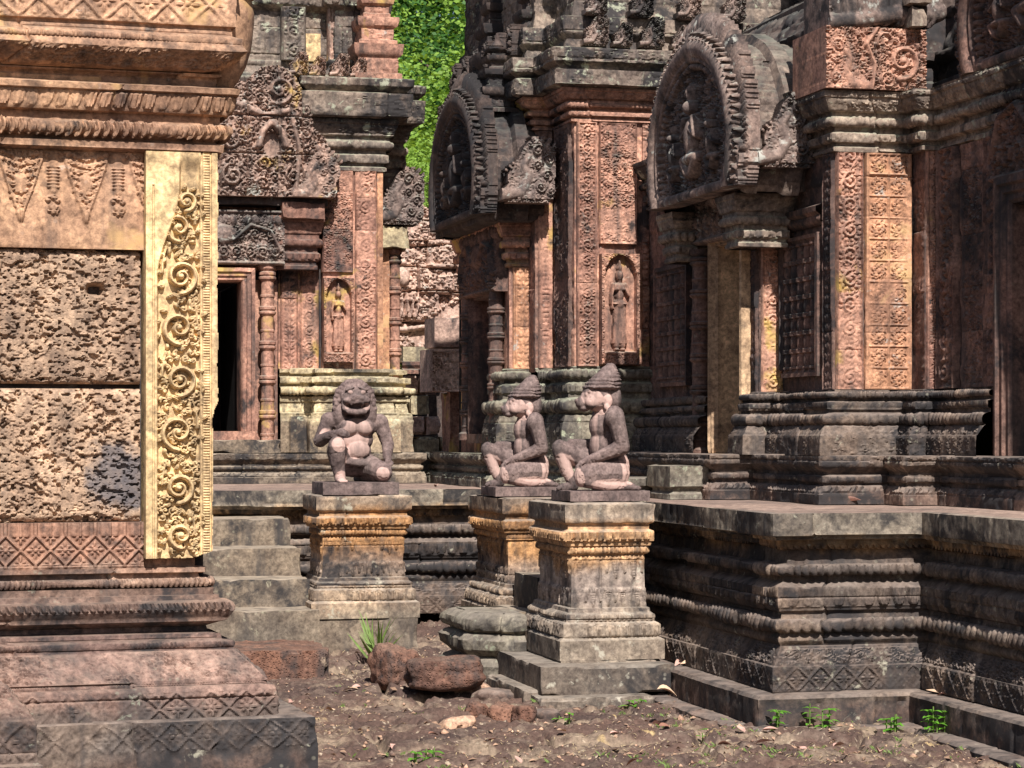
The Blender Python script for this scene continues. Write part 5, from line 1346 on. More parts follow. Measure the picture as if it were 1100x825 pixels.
# cornice
g = GL()
sweep(g, PLC, lp_([(165, -.02), (164, .03), (160, .07), (152, .075), (150, .045), (148, .04), (146, .06), (131, .085, 't:drop'), (129, .06), (121, .06), (119, .09), (117, .095), (98, .11, 'petd'), (96, .13), (90, .135), (88, .05), (79, .05), (77, .07), (75, .07)]),
      du=.0055, dv=.0042, amp=.015, wear=.009, seed=44.1, joints=1.0, course=.14)
sweep(g, [(-4.5, YL), (XC - .10, YL), (XC - .10, YL + 2.6)], lp_([(75.5, .03), (70, .10), (48, .21, 'foli'), (46, .20), (42, .19), (35, .19, 'bead'), (33, .155), (24, .15), (22, .17), (-22, .17, 'diam'), (-25, .19), (-32, .19), (-34, .12), (-60, .1), (-62, .16), (-80, .22, 'petd'), (-82, .26), (-100, .26), (-101, .1)]),
      du=.0055, dv=.0042, amp=.015, wear=.009, seed=44.1, joints=1.0, course=.14)
g.build('cornice', M_LBTOP, lib)
# swelling corner crest at the right end of the cornice
g = GL()
prf = [(.02, zl(98)), (.055, zl(92)), (.09, zl(80)), (.12, zl(64)), (.14, zl(46)), (.152, zl(28)), (.158, zl(8)), (.15, zl(-10)), (.18, zl(-14)), (.19, zl(-22)), (.15, zl(-28)), (.09, zl(-60)), (.02, zl(-90))]
pp = []
for (r0, z0), (r1, z1) in zip(prf[:-1], prf[1:]):
    for k in range(4): pp.append((r0 + (r1 - r0) * k / 4, z0 + (z1 - z0) * k / 4))
lathe(g, pp, (XC + .03, YL + .06, 0), 48, wear=.014)
g.build('corner_crest', M_LBTOP, lib)
g = GL(); g.box(-4.4, XC - .03, YL + .08, YL + 2.6, .0, zl(-95), chip=0, res=1); g.build('inner_masonry', M_DARK, lib)
g = GL(); sweep(g, [(-4.5, YL), (XC, YL), (XC, YL + 2.6)], [(.1, zl(-100)), (.0, zl(-160)), (-.2, zl(-230)), (-.6, zl(-290))], du=.1, dv=.05, joints=.5); g.build('roof', M_DARK, lib)

# ================================================================ guardian statues: one continuous carved body each
def ellipsoid(bm_v, bm_f, c, r, rot=(0, 0, 0), n=16):
    u = np.linspace(0, pi, n // 2 + 1)[1:-1]; w = np.linspace(0, 2 * pi, n, endpoint=False)
    V = [(0, 0, 1)] + [(sin(a) * cos(b), sin(a) * sin(b), cos(a)) for a in u for b in w] + [(0, 0, -1)]
    V = np.array(V) * np.array(r)
    from mathutils import Euler
    R = np.array(Euler(rot).to_matrix()); V = V @ R.T + np.array(c)
    o = len(bm_v); m = len(u)
    F = [(0, 1 + j, 1 + (j + 1) % n) for j in range(n)]
    for i in range(m - 1):
        for j in range(n):
            a = 1 + i * n + j; b = 1 + i * n + (j + 1) % n
            F.append((a, a + n, b + n, b))
    L = len(V) - 1
    F += [(L, 1 + (m - 1) * n + (j + 1) % n, 1 + (m - 1) * n + j) for j in range(n)]
    bm_v.extend(V.tolist()); bm_f.extend([tuple(x + o for x in f) for f in F])
def limb(V, F, pts):
    """tapered chain: pts = [((x, y, z), r), ...] as overlapping round links"""
    for (p, r), (q, s) in zip(pts[:-1], pts[1:]):
        p, q = np.array(p, float), np.array(q, float); L = np.linalg.norm(q - p); n = max(2, int(L / (min(r, s) * .35)) + 1)
        for i in range(n + 1):
            f = i / n; ellipsoid(V, F, p + (q - p) * f, [r + (s - r) * f] * 3, n=12)
def carve_statue(name, parent, V, F, mat, voxel, smooth, worn):
    me = bpy.data.meshes.new(name + '_src'); me.from_pydata(V, [], F)
    ob = bpy.data.objects.new(name + '_src', me); COL.objects.link(ob)
    m = ob.modifiers.new('r', 'REMESH'); m.mode = 'VOXEL'; m.voxel_size = voxel
    s = ob.modifiers.new('s', 'SMOOTH'); s.factor = .5; s.iterations = smooth
    dg = bpy.context.evaluated_depsgraph_get(); dg.update()
    res = bpy.data.meshes.new_from_object(ob.evaluated_get(dg)); res.name = name
    bpy.data.objects.remove(ob); bpy.data.meshes.remove(me)
    n = len(res.vertices); co = np.zeros(n * 3, np.float32); res.vertices.foreach_get('co', co); co = co.reshape(-1, 3)
    co = co + (.0065 * (fbm(co, 22., 4, 2.) - .5) - .002 * np.maximum(0, fbm(co, 60., 2, 7.) - .58) / .1)[:, None] * (co - co.mean(0)) / .25
    res.vertices.foreach_set('co', co.astype(np.float32).ravel())
    w = np.zeros(n)
    for (c, r, k) in worn:
        d = np.linalg.norm((co - np.array(c)) / np.array(r), axis=1); w = np.maximum(w, k * sstep(1.25, .7, d))
    a = res.attributes.new('worn', 'FLOAT', 'POINT'); a.data.foreach_set('value', w.astype(np.float32))
    a = res.attributes.new('tint', 'FLOAT', 'POINT'); a.data.foreach_set('value', np.full(n, .5, np.float32))
    res.polygons.foreach_set('use_smooth', np.ones(len(res.polygons), bool))
    res.materials.clear(); res.materials.append(mat); res.update()
    o = bpy.data.objects.new(name, res); COL.objects.link(o); o.parent = parent
    return o
def hand(V, F, c, d, up, s=.9, curl=.6):
    """palm at c pointing along d, four bent fingers and a side thumb"""
    c, d, up = (np.array(q, float) for q in (c, d, up)); d /= np.linalg.norm(d); sd = np.cross(d, up); sd /= np.linalg.norm(sd); up = np.cross(sd, d)
    limb(V, F, [(c - d * .012 * s, .02 * s), (c + d * .018 * s, .021 * s)])
    for k in range(4):
        b = c + d * .025 * s + sd * (k - 1.5) * .0125 * s; L = (.026, .03, .029, .023)[k] * s
        m = b + d * L * .9 - up * .006; e = m + d * L * .45 - up * L * curl
        limb(V, F, [(b, .0078 * s), (m, .0072 * s), (e, .0062 * s)])
    b = c - sd * .018 * s; limb(V, F, [(b, .009 * s), (b - sd * .014 * s + d * .018 * s, .008 * s), (b - sd * .012 * s + d * .034 * s - up * .008, .007 * s)])

def monkey(label, loc, rz, sc=1., slab=(.52, .42)):
    """seated guardian, local front = -Y, viewer's side = +X; one knee raised, the other folded on the slab"""
    t = thing('guardian_statue', label, 'statue', loc, rz, group='guardian statues on pedestals')
    V, F = [], []
    L = lambda *p: limb(V, F, [((x, y, z + .0), r) for (x, y, z, r) in p])
    E = lambda c, r, rot=(0, 0, 0), n=20: ellipsoid(V, F, c, r, rot, n)
    # trunk (y: front is negative)
    E((0, .075, .135), (.105, .105, .10)); E((0, .06, .21), (.088, .078, .10)); E((0, .055, .30), (.102, .088, .11)); E((0, .045, .385), (.118, .09, .085))
    E((0, -.012, .36), (.088, .068, .085)); E((0, .02, .43), (.085, .062, .045)); E((0, -.012, .25), (.082, .066, .10))
    L((0, .02, .43, .055), (0, -.0, .475, .05))                                     # neck
    hv0 = len(V)
    E((0, -.015, .535), (.078, .088, .075)); E((0, -.072, .525), (.052, .05, .05)); E((0, -.115, .507), (.036, .036, .032)); E((0, -.10, .482), (.034, .036, .018)); E((0, -.142, .517), (.018, .014, .013))
    E((0, -.085, .562), (.055, .022, .016)); L((-.022, -.128, .496, .008), (.022, -.128, .496, .008))
    for k in (-1, 1):
        E((k * .034, -.098, .546), (.014, .01, .011)); E((k * .074, .018, .517), (.014, .024, .032)); E((k * .078, .008, .487), (.013, .019, .019)); E((k * .034, -.062, .512), (.040, .046, .040))
    # tiered conical headdress and hair roll
    for (zz, r, h) in ((.583, .104, .02), (.601, .099, .018), (.619, .089, .017), (.636, .076, .016), (.652, .062, .015), (.667, .048, .014), (.681, .034, .013)):
        E((0, .0 + (zz - .58) * .55, zz), (r * .95, r * 1.06, h * .75)); E((0, .0 + (zz - .58) * .55, zz + .008), (r * .8, r * .88, .016))
    E((0, .035, .62), (.058, .06, .07)); E((0, .065, .53), (.066, .05, .07)); E((0, .072, .48), (.04, .03, .04))
    hv1 = len(V)
    for k in (1, -1):
        E((k * .13, .04, .41), (.056, .064, .064))
        el = (k * .155, .085, .245); hd = (k * .105, -.135, .165) if k > 0 else (k * .10, -.17, .265)
        L((k * .138, .045, .405, .058), (*el, .047)); L((*el, .046), (hd[0], hd[1], hd[2], .025))
        hand(V, F, (hd[0], hd[1] - .022, hd[2] - .006), (0, -1, -.35), (0, -.3, 1))
    # near leg folded: thigh forward along the slab, shin back under it
    L((.075, .075, .10, .082), (.105, -.04, .095, .07), (.115, -.16, .085, .058)); L((.118, -.165, .07, .05), (.125, -.02, .035, .038), (.11, .10, .03, .03))
    L((.11, .10, .03, .03), (.105, .165, .022, .024)); E((.1, .185, .016), (.034, .04, .016))
    # far leg: knee raised in front
    L((-.07, .06, .11, .080), (-.10, -.10, .18, .066), (-.105, -.245, .235, .052)); L((-.105, -.245, .225, .050), (-.10, -.20, .11, .040), (-.095, -.155, .035, .032))
    L((-.095, -.15, .025, .028), (-.095, -.21, .018, .026), (-.095, -.245, .014, .022))
    for q in range(5): L((-.118 + q * .012, -.25, .012, .009), (-.118 + q * .012, -.268 + .003 * abs(q - 3), .01, .008))
    # belt
    for q in range(24):
        a = q * 2 * pi / 24; E((.092 * cos(a), .055 + .082 * sin(a), .165 + .012 * -sin(a)), (.016, .016, .012), n=8)
    V = np.array(V); hd_ = np.zeros(len(V), bool); hd_[hv0:hv1] = True
    V[hd_] = (V[hd_] - [0, 0, .47]) * 1.13 + [0, -.004, .448]; V = [tuple(p) for p in V]
    carve_statue('carved_body', t, V, F, M_STAT, .0044, 2,
                 [((.03, -.075, .515), (.10, .07, .05), 1.), ((0, -.065, .36), (.075, .05, .12), .88), ((.02, -.075, .27), (.09, .045, .09), .88), ((.06, -.03, .45), (.1, .05, .03), .8), ((.12, -.2, .07), (.07, .05, .06), 1.), ((-.07, -.23, .13), (.07, .08, .09), .8),
                  ((.1, .13, .12), (.09, .07, .10), .75), ((.10, .02, .50), (.03, .05, .05), .9), ((.14, .0, .04), (.07, .14, .035), .75)])
    z0 = -.055
    s = G(); s.box(-.21, .20, -.27, .25, z0, .004, chip=.003, res=.02, seed=loc[1])
    s.V = [v + root_loc(t) for v in s.V]; s.build('base_slab', M_STAT, t)
    t.scale = (sc, sc * .88, sc)
    return t
monkey('nearer of the two left-facing seated guardians, with tiered conical headdress', (3.65, 12.72, 1.062 + .06), radians(-90), 1.02)
monkey('farther of the two left-facing seated guardians, second from the right of the three statues', (3.60, 14.32, 1.052 + .058), radians(-90), 1.0)

def lion(loc, rz):
    t = thing('guardian_statue', 'crouching lion-faced guardian statue with open mouth, facing the viewer beside the staircase', 'statue', loc, rz, group='guardian statues on pedestals')
    V, F = [], []
    L = lambda *p: limb(V, F, [((x, y, z), r) for (x, y, z, r) in p])
    E = lambda c, r, rot=(0, 0, 0), n=20: ellipsoid(V, F, c, r, rot, n)
    E((0, .08, .12), (.11, .10, .09)); E((.01, .05, .19), (.098, .08, .09)); E((.01, .04, .27), (.108, .08, .09)); E((.01, .03, .35), (.13, .082, .08)); E((-.035, -.03, .345), (.055, .04, .05)); E((.055, -.03, .345), (.055, .04, .05)); E((.02, -.02, .20), (.07, .05, .06))
    # mane falling over the shoulders
    E((0, .05, .50), (.125, .085, .12)); E((0, .07, .40), (.145, .075, .10)); E((-.085, .02, .43), (.05, .055, .09)); E((.085, .02, .43), (.05, .055, .09)); E((0, .03, .60), (.085, .07, .055))
    for r_, zz in ((.115, .50), (.12, .45)):
        for q in range(11):
            a = pi + (q + .5) * pi / 11; E((r_ * cos(a), .0 + .05 * sin(a) * .4, zz + .10 * sin(a + pi) - .0), (.017, .022, .02), n=8)
    for row in range(3):
        for q in range(9):
            a = (q + .5) * pi / 9; E(((.10 - .02 * row) * cos(a), -.01 - .012 * row + .0, .555 + (.075 - .012 * row) * sin(a)), (.016, .018, .015), n=8)
    # face: brow, eyes, broad snout, open jaws
    E((0, -.02, .535), (.092, .075, .07)); E((0, -.075, .525), (.06, .045, .028)); E((0, -.105, .535), (.024, .018, .018))
    for k in (-1, 1):
        E((k * .036, -.075, .566), (.019, .016, .015)); E((k * .04, -.07, .588), (.032, .02, .010), (0, k * .35, 0)); E((k * .05, -.075, .515), (.033, .034, .022)); E((k * .018, -.112, .528), (.01, .008, .007), n=8)
        E((k * .098, -.0, .565), (.02, .02, .03)); L((k * .072, -.055, .50, .016), (k * .068, -.06, .462, .016), (k * .03, -.085, .442, .018))
        E((k * .034, -.092, .496), (.008, .008, .012), n=8)
    L((-.06, -.075, .506, .014), (0, -.105, .508, .016), (.06, -.075, .506, .014)); L((-.045, -.08, .444, .018), (0, -.098, .44, .02), (.045, -.08, .444, .018)); E((0, -.03, .45), (.07, .05, .03))
    # viewer-left arm: fist on the raised knee
    E((-.145, .04, .385), (.052, .055, .058)); L((-.15, .04, .38, .047), (-.20, .03, .265, .04)); L((-.20, .02, .26, .041), (-.165, -.08, .29, .032), (-.130, -.125, .305, .027))
    hand(V, F, (-.120, -.14, .31), (.9, -.5, .0), (0, -1, .4), curl=1.2)
    # viewer-right arm: hanging down to the lowered knee
    E((.155, .04, .375), (.052, .055, .058)); L((.16, .04, .37, .047), (.20, .02, .24, .039)); L((.20, .02, .24, .038), (.185, -.07, .15, .027)); hand(V, F, (.18, -.095, .135), (-.1, -.8, -.55), (0, -.5, .8))
    # raised leg
    L((-.06, .06, .12, .078), (-.11, -.05, .19, .064), (-.125, -.14, .235, .052)); L((-.125, -.145, .225, .052), (-.12, -.125, .12, .044), (-.105, -.12, .035, .034)); L((-.105, -.12, .022, .03), (-.105, -.18, .016, .027), (-.105, -.205, .013, .022))
    for q in range(5): L((-.129 + q * .012, -.21, .012, .009), (-.129 + q * .012, -.228, .01, .008))
    # kneeling leg
    L((.065, .06, .11, .078), (.115, -.05, .085, .066), (.15, -.13, .06, .054)); L((.15, -.125, .045, .045), (.10, .0, .032, .036), (.06, .10, .028, .03)); L((.06, .10, .028, .03), (.04, .16, .02, .024))
    for q in range(22):
        a = q * 2 * pi / 22; E((.10 * cos(a), .05 + .085 * sin(a), .145), (.016, .016, .012), n=8)
    L((-.09, -.03, .135, .02), (.03, -.06, .12, .024), (.12, -.04, .13, .018))
    V = [(x * 1.08, y, z) for x, y, z in V]
    carve_statue('carved_body', t, V, F, M_STAT, .0044, 2,
                 [((.01, -.05, .28), (.10, .06, .135), 1.1), ((-.125, -.18, .24), (.05, .06, .05), 1.), ((-.1, -.18, .03), (.06, .08, .05), .9), ((.15, -.17, .055), (.045, .05, .045), .9), ((-.085, -.07, .12), (.03, .05, .08), .7), ((.06, -.06, .475), (.03, .05, .03), .8), ((-.04, -.09, .567), (.015, .02, .011), 1.3), ((.04, -.09, .567), (.015, .02, .011), 1.3), ((-.18, .0, .30), (.05, .05, .05), .6), ((-.06, -.05, .475), (.02, .05, .03), .7)])
    s = G(); s.box(-.24, .24, -.245, .22, -.075, .004, chip=.003, res=.02, seed=2.)
    s.V = [v + root_loc(t) for v in s.V]; s.build('base_slab', M_STAT, t)
    return t
lion((2.635, 15.05, 1.05 + .080), radians(0)).scale = (1.04, 1.0, 1.04)

# ================================================================ loose stones
def rock(name, label, cat, x, y, z, sx, sy, sz, mat, rot=0., seed=0., rough=.35, group=None, sub=4, boxy=0.):
    import bmesh
    bm = bmesh.new(); bmesh.ops.create_icosphere(bm, subdivisions=sub, radius=1.)
    V = np.array([v.co[:] for v in bm.verts]); F = np.array([[v.index for v in f.verts] for f in bm.faces]); bm.free()
    if boxy: V = V / (np.sum(np.abs(V) ** (2 + boxy), 1) ** (1 / (2 + boxy)))[:, None]
    V = V * (1 + rough * (fbm(V, 1.1, 3, seed) - .5) * 2 + rough * .3 * (fbm(V, 5., 3, seed + 9) - .5))[:, None]
    V = V * [sx, sy, sz]; c, s = cos(rot), sin(rot)
    V = np.stack([V[:, 0] * c - V[:, 1] * s + x, V[:, 0] * s + V[:, 1] * c + y, V[:, 2] + z], -1)
    g = G(); g.add(V, F, .5 + .3 * sin(seed * 7)); o = g.build(name, mat, None, sharp=0)
    return tag(o, label, cat, group)
def GZ(x, y): return float(ground_h(np.array([[x]]), np.array([[y]]))[0][0, 0])
x, y = ground_pt(430, 728, .05); rock('laterite_block', 'rounded reddish laterite boulder left of the long dark laterite block', 'stone block', x, y + .1, .09, .12, .14, .12, M_LATB, .3, 3.1, .35, sub=5, boxy=2)
x, y = ground_pt(482, 738, .05); rock('laterite_block', 'long dark pitted laterite block lying beside the rounded reddish one', 'stone block', x, y + .14, .11, .20, .14, .088, M_LATB, -.05, 5.2, .25, sub=5, boxy=4)
lab = ['pale angular rock lying left of the dark rubble', 'dark brown rubble stone in front of the long laterite block', 'rounded brown stone between the rubble and the pedestal footing', 'small flat tan stone at the end of the rubble row', 'flat tan slab tucked under the long laterite block', 'little stone beside the pedestal footing', 'rough stone touching the nearer pedestal\'s footing']
for i, (u, v, w, h, m) in enumerate(((493, 778, .085, .05, M_ROCK), (515, 765, .075, .08, M_LATB), (540, 770, .07, .065, M_LATB), (565, 772, .06, .05, M_LATB), (505, 742, .14, .03, M_ROCK), (588, 768, .07, .045, M_TER), (532, 748, .11, .06, M_TER))):
    x, y = ground_pt(u, v); rock('rubble_stone', lab[i], 'stone', x, y + .03, GZ(x, y) + h * .45, w, w * .8, h, m, i * 1.1, i * 2.3 + 1, .35, 'rubble stones beside the pedestals', sub=4, boxy=1)
lr = np.random.default_rng(3)
# moulded worn base stone left of the near pedestal
t = thing('moulded_base_stone', 'low grey-green moulded stone with two worn tiers, left of the nearer square pedestal', 'stone block', (3.15, 13.4, 0))
g = G(); sweep(g, [(3.02, 13.3), (3.24, 13.12), (3.32, 13.12), (3.36, 13.75), (3.0, 13.8)], [(.06, .0), (.06, .09), (.03, .12), (.0, .14), (.03, .17), (.06, .19), (.06, .24), (.03, .27), (.0, .28), (.04, .3), (.05, .33), (.04, .36), (.0, .39), (-.04, .4)], closed=True, joints=.5, wear=.025, du=.012, dv=.01)
poly_cap(g, path_offset([(3.02, 13.3), (3.24, 13.12), (3.32, 13.12), (3.36, 13.75), (3.0, 13.8)], -.03), .398)
g.build('tier', M_MOUND, t)

# ================================================================ plants
M_LEAF = plain('fresh_green_leaf', (.13, .34, .035), .55, .35, 30, .4, .35)
M_GRASS = plain('grass_blade', (.17, .25, .07), .6, .3, 30, .3, .3)
def leaf_geo(g, base, d, up, L, W, fold=.25, droop=.3, n=5):
    base, d, up = np.array(base, float), np.array(d, float), np.array(up, float)
    d = d / np.linalg.norm(d); s = np.cross(d, up); s /= np.linalg.norm(s) + 1e-9; up = np.cross(s, d)
    V = []
    for i in range(n + 1):
        f = i / n; w = W * .5 * (math.sin(pi * min(.999, f ** .8)) + .02); c = base + d * L * f + up * (-droop * L * f * f)
        V += [c - s * w + up * w * fold, c, c + s * w + up * w * fold]
    F = []
    for i in range(n):
        a = i * 3; F += [(a, a + 3, a + 4, a + 1), (a + 1, a + 4, a + 5, a + 2)]
    g.add(V, np.array(F), rng.random())
def sprig(label, u, v, h, n, seed, spread=.05, cat='seedling', grp='green seedlings at the foot of the terrace'):
    lr = np.random.default_rng(seed); x, y = ground_pt(u, v); z = GZ(x, y)
    t = thing('seedling', label, cat, (x, y, z), group=grp)
    gl = G()
    for s in range(n):
        bx, by = x + lr.uniform(-spread, spread), y + lr.uniform(-spread, spread) * .5; hh = h * lr.uniform(.5, 1.)
        gs = G(); gs.box(bx - .0025, bx + .0025, by - .0025, by + .0025, z - .02, z + hh, chip=0, res=1); gs.build('stem', M_GRASS, t)
        k = 0; zz = hh * .25
        while zz <= hh:
            a0 = k * 1.6 + lr.random()
            for a in (a0, a0 + pi) if zz < hh * .95 else (a0, a0 + 2.1, a0 + 4.2, a0 + 1.):
                leaf_geo(gl, (bx, by, z + zz), (cos(a), sin(a), .45), (0, 0, 1), lr.uniform(.035, .06), .026, droop=.5)
            zz += .026; k += 1
    gl.build('leaves', M_LEAF, t, sharp=0)
for i, (lab, u, v, h, n) in enumerate((('tall bright green seedling, leftmost of the four along the footing below the terrace corner', 829, 786, .16, 3), ('bright green seedling, second from the left along the terrace footing', 882, 784, .15, 3),
        ('spreading bright seedling in the inner corner of the terrace footing', 962, 786, .11, 5), ('tall bright seedling farthest right at the terrace footing', 1003, 790, .17, 4),
        ('tiny sprout on the ground left of the terrace corner', 756, 786, .05, 3), ('small bright sprout at the bottom edge left of centre', 455, 812, .07, 5), ('low sprout beside the nearer pedestal footing', 683, 757, .05, 4), ('very small sprout under the rubble near the bottom centre', 607, 772, .04, 2))):
    sprig(lab, u, v, h, n, i + 5)
x, y = ground_pt(405, 708, .05); t = thing('grass_tuft', 'clump of long green grass blades in front of the lion-faced guardian\'s pedestal', 'grass clump', (x, y, .03)); g = G(); lr = np.random.default_rng(4)
for k in range(26):
    a = lr.random() * 6.28; leaf_geo(g, (x + lr.normal() * .02, y + lr.normal() * .02, .03), (cos(a) * lr.uniform(.15, .8), sin(a) * .5, 1), (cos(a + 1.57), sin(a + 1.57), .1), lr.uniform(.18, .34), .016, droop=lr.uniform(.1, .4), n=7)
g.build('blades', M_GRASS, t, sharp=0)
# little grass tufts and moss scattered in the joints: uncountable
g = G(); lr = np.random.default_rng(8)
for k in range(420):
    if k < 260: u, v = lr.uniform(640, 1099), lr.uniform(758, 824)
    else: u, v = lr.uniform(350, 1000), lr.uniform(735, 824)
    x, y = ground_pt(u, v)
    if fbm(np.array([[x, y, 0.]]), 2.5, 2, 3.)[0] < .5: continue
    z = GZ(x, y)
    for q in range(lr.integers(3, 8)):
        a = lr.random() * 6.28; leaf_geo(g, (x + lr.normal() * .012, y + lr.normal() * .012, z - .005), (cos(a), sin(a), 1.), (cos(a + 1.57), sin(a + 1.57), .1), lr.uniform(.012, .04), .007, n=2)
o = g.build('short_grass', M_GRASS, None, sharp=0); tag(o, None, None, kind='stuff')
# straw litter
M_STRAW = plain('dry_straw', (.55, .42, .24), .8, .3, 20)
g = G(); lr = np.random.default_rng(18)
for k in range(3200):
    c = [(585, 806, 70, 12), (400, 725, 40, 10), (1010, 800, 60, 10), (700, 800, 90, 16), (340, 770, 40, 14), (900, 805, 90, 12)][lr.integers(6)]
    x, y = ground_pt(c[0] + lr.normal() * c[2], min(824, max(700, c[1] + lr.normal() * c[3]))); z = GZ(x, y); a = lr.random() * 6.28; L = lr.uniform(.01, .05)
    leaf_geo(g, (x, y, z + .004), (cos(a), sin(a), lr.uniform(-.1, .25)), (0, 0, 1), L, .0035, n=2)
o = g.build('straw_litter', M_STRAW, None, sharp=0); tag(o, None, None, kind='stuff')
M_LIT = plain('leaf_litter', (.30, .19, .13), .85, .5, 14)
g = G(); lr = np.random.default_rng(19)
for k in range(2600):
    u, v = lr.uniform(300, 1099), lr.uniform(695, 824); x, y = ground_pt(u, v)
    if fbm(np.array([[x, y, 0.]]), 1.8, 2, 21.)[0] < .47: continue
    z = GZ(x, y); a = lr.random() * 6.28; L = lr.uniform(.012, .045)
    leaf_geo(g, (x, y, z + .004), (cos(a), sin(a), lr.uniform(-.1, .5)), (lr.normal() * .4, lr.normal() * .4, 1), L, L * .5, fold=lr.uniform(0, .8), n=2)
o = g.build('leaf_litter', M_LIT, None, sharp=0); tag(o, None, None, kind='stuff')
# gravel
g = G(); lr = np.random.default_rng(28)
for k in range(600):
    u, v = lr.uniform(300, 1099), lr.uniform(700, 824); x, y = ground_pt(u, v); z = GZ(x, y); s = lr.uniform(.003, .013) * (1 + (lr.random() < .06))
    V = np.array([(1, 0, 0), (0, 1, 0), (-1, 0, 0), (0, -1, 0), (0, 0, .8), (0, 0, -.6)]) * s * lr.uniform(.7, 1.3, (6, 3)); a = lr.random() * 6; R = np.array([[cos(a), -sin(a), 0], [sin(a), cos(a), 0], [0, 0, 1]])
    g.add(V @ R.T + [x, y, z + s * .3], np.array([(0, 1, 4), (1, 2, 4), (2, 3, 4), (3, 0, 4), (1, 0, 5), (2, 1, 5), (3, 2, 5), (0, 3, 5)]), lr.random())
o = g.build('gravel', M_ROCK, None, sharp=0); tag(o, None, None, kind='stuff')
# fallen leaves, one object each
M_DL = [plain('fallen_leaf_pink', (.50, .30, .25), .7, .25, 25), plain('fallen_leaf_tan', (.55, .38, .26), .7, .25, 25), plain('fallen_leaf_brown', (.28, .14, .10), .7, .3, 25)]
spots = [(608, 762, 0), (690, 707, 0), (745, 714, 1), (733, 712, 0), (800, 790, 0), (812, 797, 0), (818, 788, 0), (740, 818, 1), (895, 806, 0), (866, 804, 0), (420, 800, 0), (430, 803, 0), (378, 738, 0), (385, 745, 1), (706, 742, 1), (712, 777, 0), (720, 780, 2),
         (655, 790, 0), (660, 806, 1), (608, 790, 1), (350, 765, 1), (330, 740, 2), (310, 755, 0), (560, 815, 0), (487, 760, 0), (1090, 765, 0), (1085, 760, 1), (1000, 742, 0), (1012, 746, 1), (1020, 748, 0), (645, 812, 1), (690, 818, 2), (770, 800, 2), (945, 812, 0), (520, 800, 2), (460, 790, 2)]
top = [(731, 521, 0), (741, 524, 0), (844, 536, 0), (876, 538, 0), (918, 541, 0), (930, 540, 1), (836, 531, 2), (640, 531, 1), (470, 523, 0), (905, 542, 0)]
lr = np.random.default_rng(38)
def dead_leaf(x, y, z, k, lab):
    L = lr.uniform(.06, .11); a = lr.random() * 6.28; g = G(); leaf_geo(g, (x, y, z + .008), (cos(a), sin(a), lr.uniform(.0, .35)), (lr.normal() * .3, lr.normal() * .3, 1), L, L * .42, fold=lr.uniform(.2, .9), droop=lr.uniform(-.1, .5), n=6)
    tag(g.build('fallen_leaf', M_DL[k], None, sharp=0), lab, 'leaf', 'fallen leaves')
LN = ['curled pinkish dry leaf', 'tan dry leaf', 'dark brown dry leaf']
for (u, v, k) in spots:
    x, y = ground_pt(u, v)
    where = 'near the rubble stones' if 440 < u < 620 else ('at the foot of the left staircase' if u < 440 else ('below the terrace corner' if u < 850 else 'beside the seedlings at lower right'))
    z = GZ(x, y)
    if u in (690, 745, 733, 706): z = .17; x, y = ground_pt(u, v, z)
    if u in (1090, 1085, 1000, 1012, 1020): z = .16; x, y = ground_pt(u, v, z)
    dead_leaf(x, y, z, k, '%s lying on the ground %s' % (LN[k], where))
for (u, v, k) in top:
    x, y = ground_pt(u, v, TZ); dead_leaf(x, y, TZ + .004, k, '%s resting on the terrace top before the plinths' % LN[k])

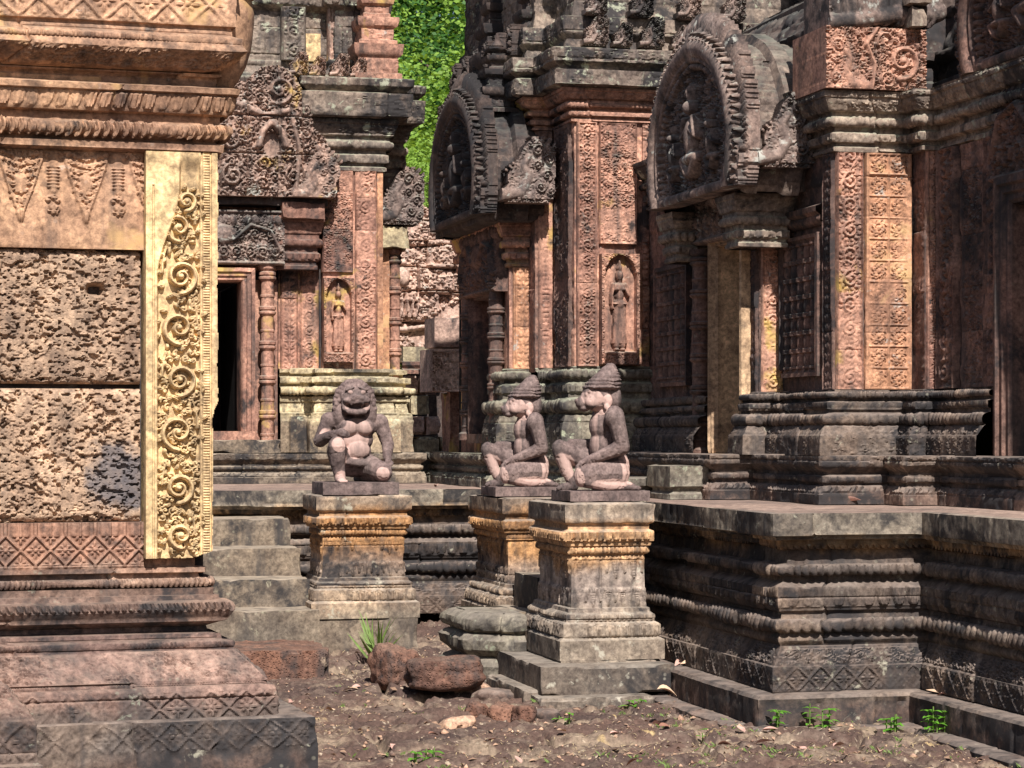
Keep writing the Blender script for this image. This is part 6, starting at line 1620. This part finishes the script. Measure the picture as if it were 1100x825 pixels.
# ================================================================ trees behind the temple
M_TL = [plain('tree_foliage_bright', (.19, .31, .05), .6, .5, 1.6, .3, .3), plain('tree_foliage_dark', (.05, .13, .025), .6, .35, 1.2, .3, .3)]
M_BARK = plain('tree_bark', (.11, .085, .065), .95, .4, 9)
def tree(label, x, y, h, R, n, mat, seed, z0=0., zc=.55, leafs=.11):
    lr = np.random.default_rng(seed); t = thing('broadleaf_tree', label, 'tree', (x, y, z0), group='trees behind the temple')
    g = G(); tips = []
    def tube(p, q, r0, r1):
        p, q = np.array(p), np.array(q); d = q - p; d /= np.linalg.norm(d); a = np.cross(d, [.3, .9, .2]); a /= np.linalg.norm(a); b = np.cross(d, a); V = []
        for c, r in ((p, r0), (q, r1)): V += [c + r * (cos(k * pi / 4) * a + sin(k * pi / 4) * b) for k in range(8)]
        g.add(V, np.array([(k, (k + 1) % 8, 8 + (k + 1) % 8, 8 + k) for k in range(8)]))
    def grow(p, d, L, r, dep):
        q = p + d * L; tube(p, q, r, r * .66)
        if dep >= 2: tips.append(q); tips.append(p + d * L * .5)
        if dep == 4: return
        for k in range(3 if dep else 5):
            nd_ = d * (.7 if dep else .5) + lr.normal(size=3) * (.55 if dep else .6); nd_[2] = abs(nd_[2]) * .7 + .1 * lr.normal(); nd_ /= np.linalg.norm(nd_); grow(q, nd_, L * lr.uniform(.6, .8), r * .6, dep + 1)
    grow(np.array([x, y, z0]), np.array([.03, .02, 1.]), h * .34, h * .022, 0)
    g.build('trunk', M_BARK, t)
    tips = np.array(tips); T = tips[lr.integers(len(tips), size=n)] + lr.normal(size=(n, 3)) * R * .075
    d = lr.normal(size=(n, 3)); d /= np.linalg.norm(d, axis=1)[:, None]; d[:, 2] *= .5
    s = np.cross(d, lr.normal(size=(n, 3))); s /= np.linalg.norm(s, axis=1)[:, None]
    L = leafs * lr.uniform(.6, 1.3, n)[:, None]; V = np.stack([T, T + d * L * .5 + s * L * .28, T + d * L, T + d * L * .5 - s * L * .28], 1).reshape(-1, 3)
    gl = G(); gl.add(V, np.arange(n * 4).reshape(-1, 4), np.repeat(lr.random(n), 4)); gl.build('crown', mat, t, sharp=0)
tree('tall bright green leafy tree right behind the gap between the towers', X_on(452, 33), 33, 9.5, 4., 150000, M_TL[0], 3, leafs=.075)
tree('bright tree farther back filling the gap between the towers', X_on(420, 40), 40, 12., 5., 150000, M_TL[0], 5, leafs=.11)
tree('bushy tree just behind the ruined gatehouse, low in the gap between the towers', X_on(470, 29), 29, 7., 3.5, 70000, M_TL[0], 13, leafs=.085)
tree('darker tree behind the right of the gap', X_on(500, 44), 44, 12., 5., 90000, M_TL[1], 7, leafs=.13)
tree('very tall dark tree farthest back behind the gap', X_on(450, 52), 52, 17., 6., 60000, M_TL[1], 15, leafs=.22)
tree('tree standing far behind the left tower', X_on(200, 45), 45, 12., 5., 20000, M_TL[1], 9, leafs=.2)
tree('tree rising far behind the central tower', X_on(640, 47), 47, 13., 5., 20000, M_TL[0], 11, leafs=.2)
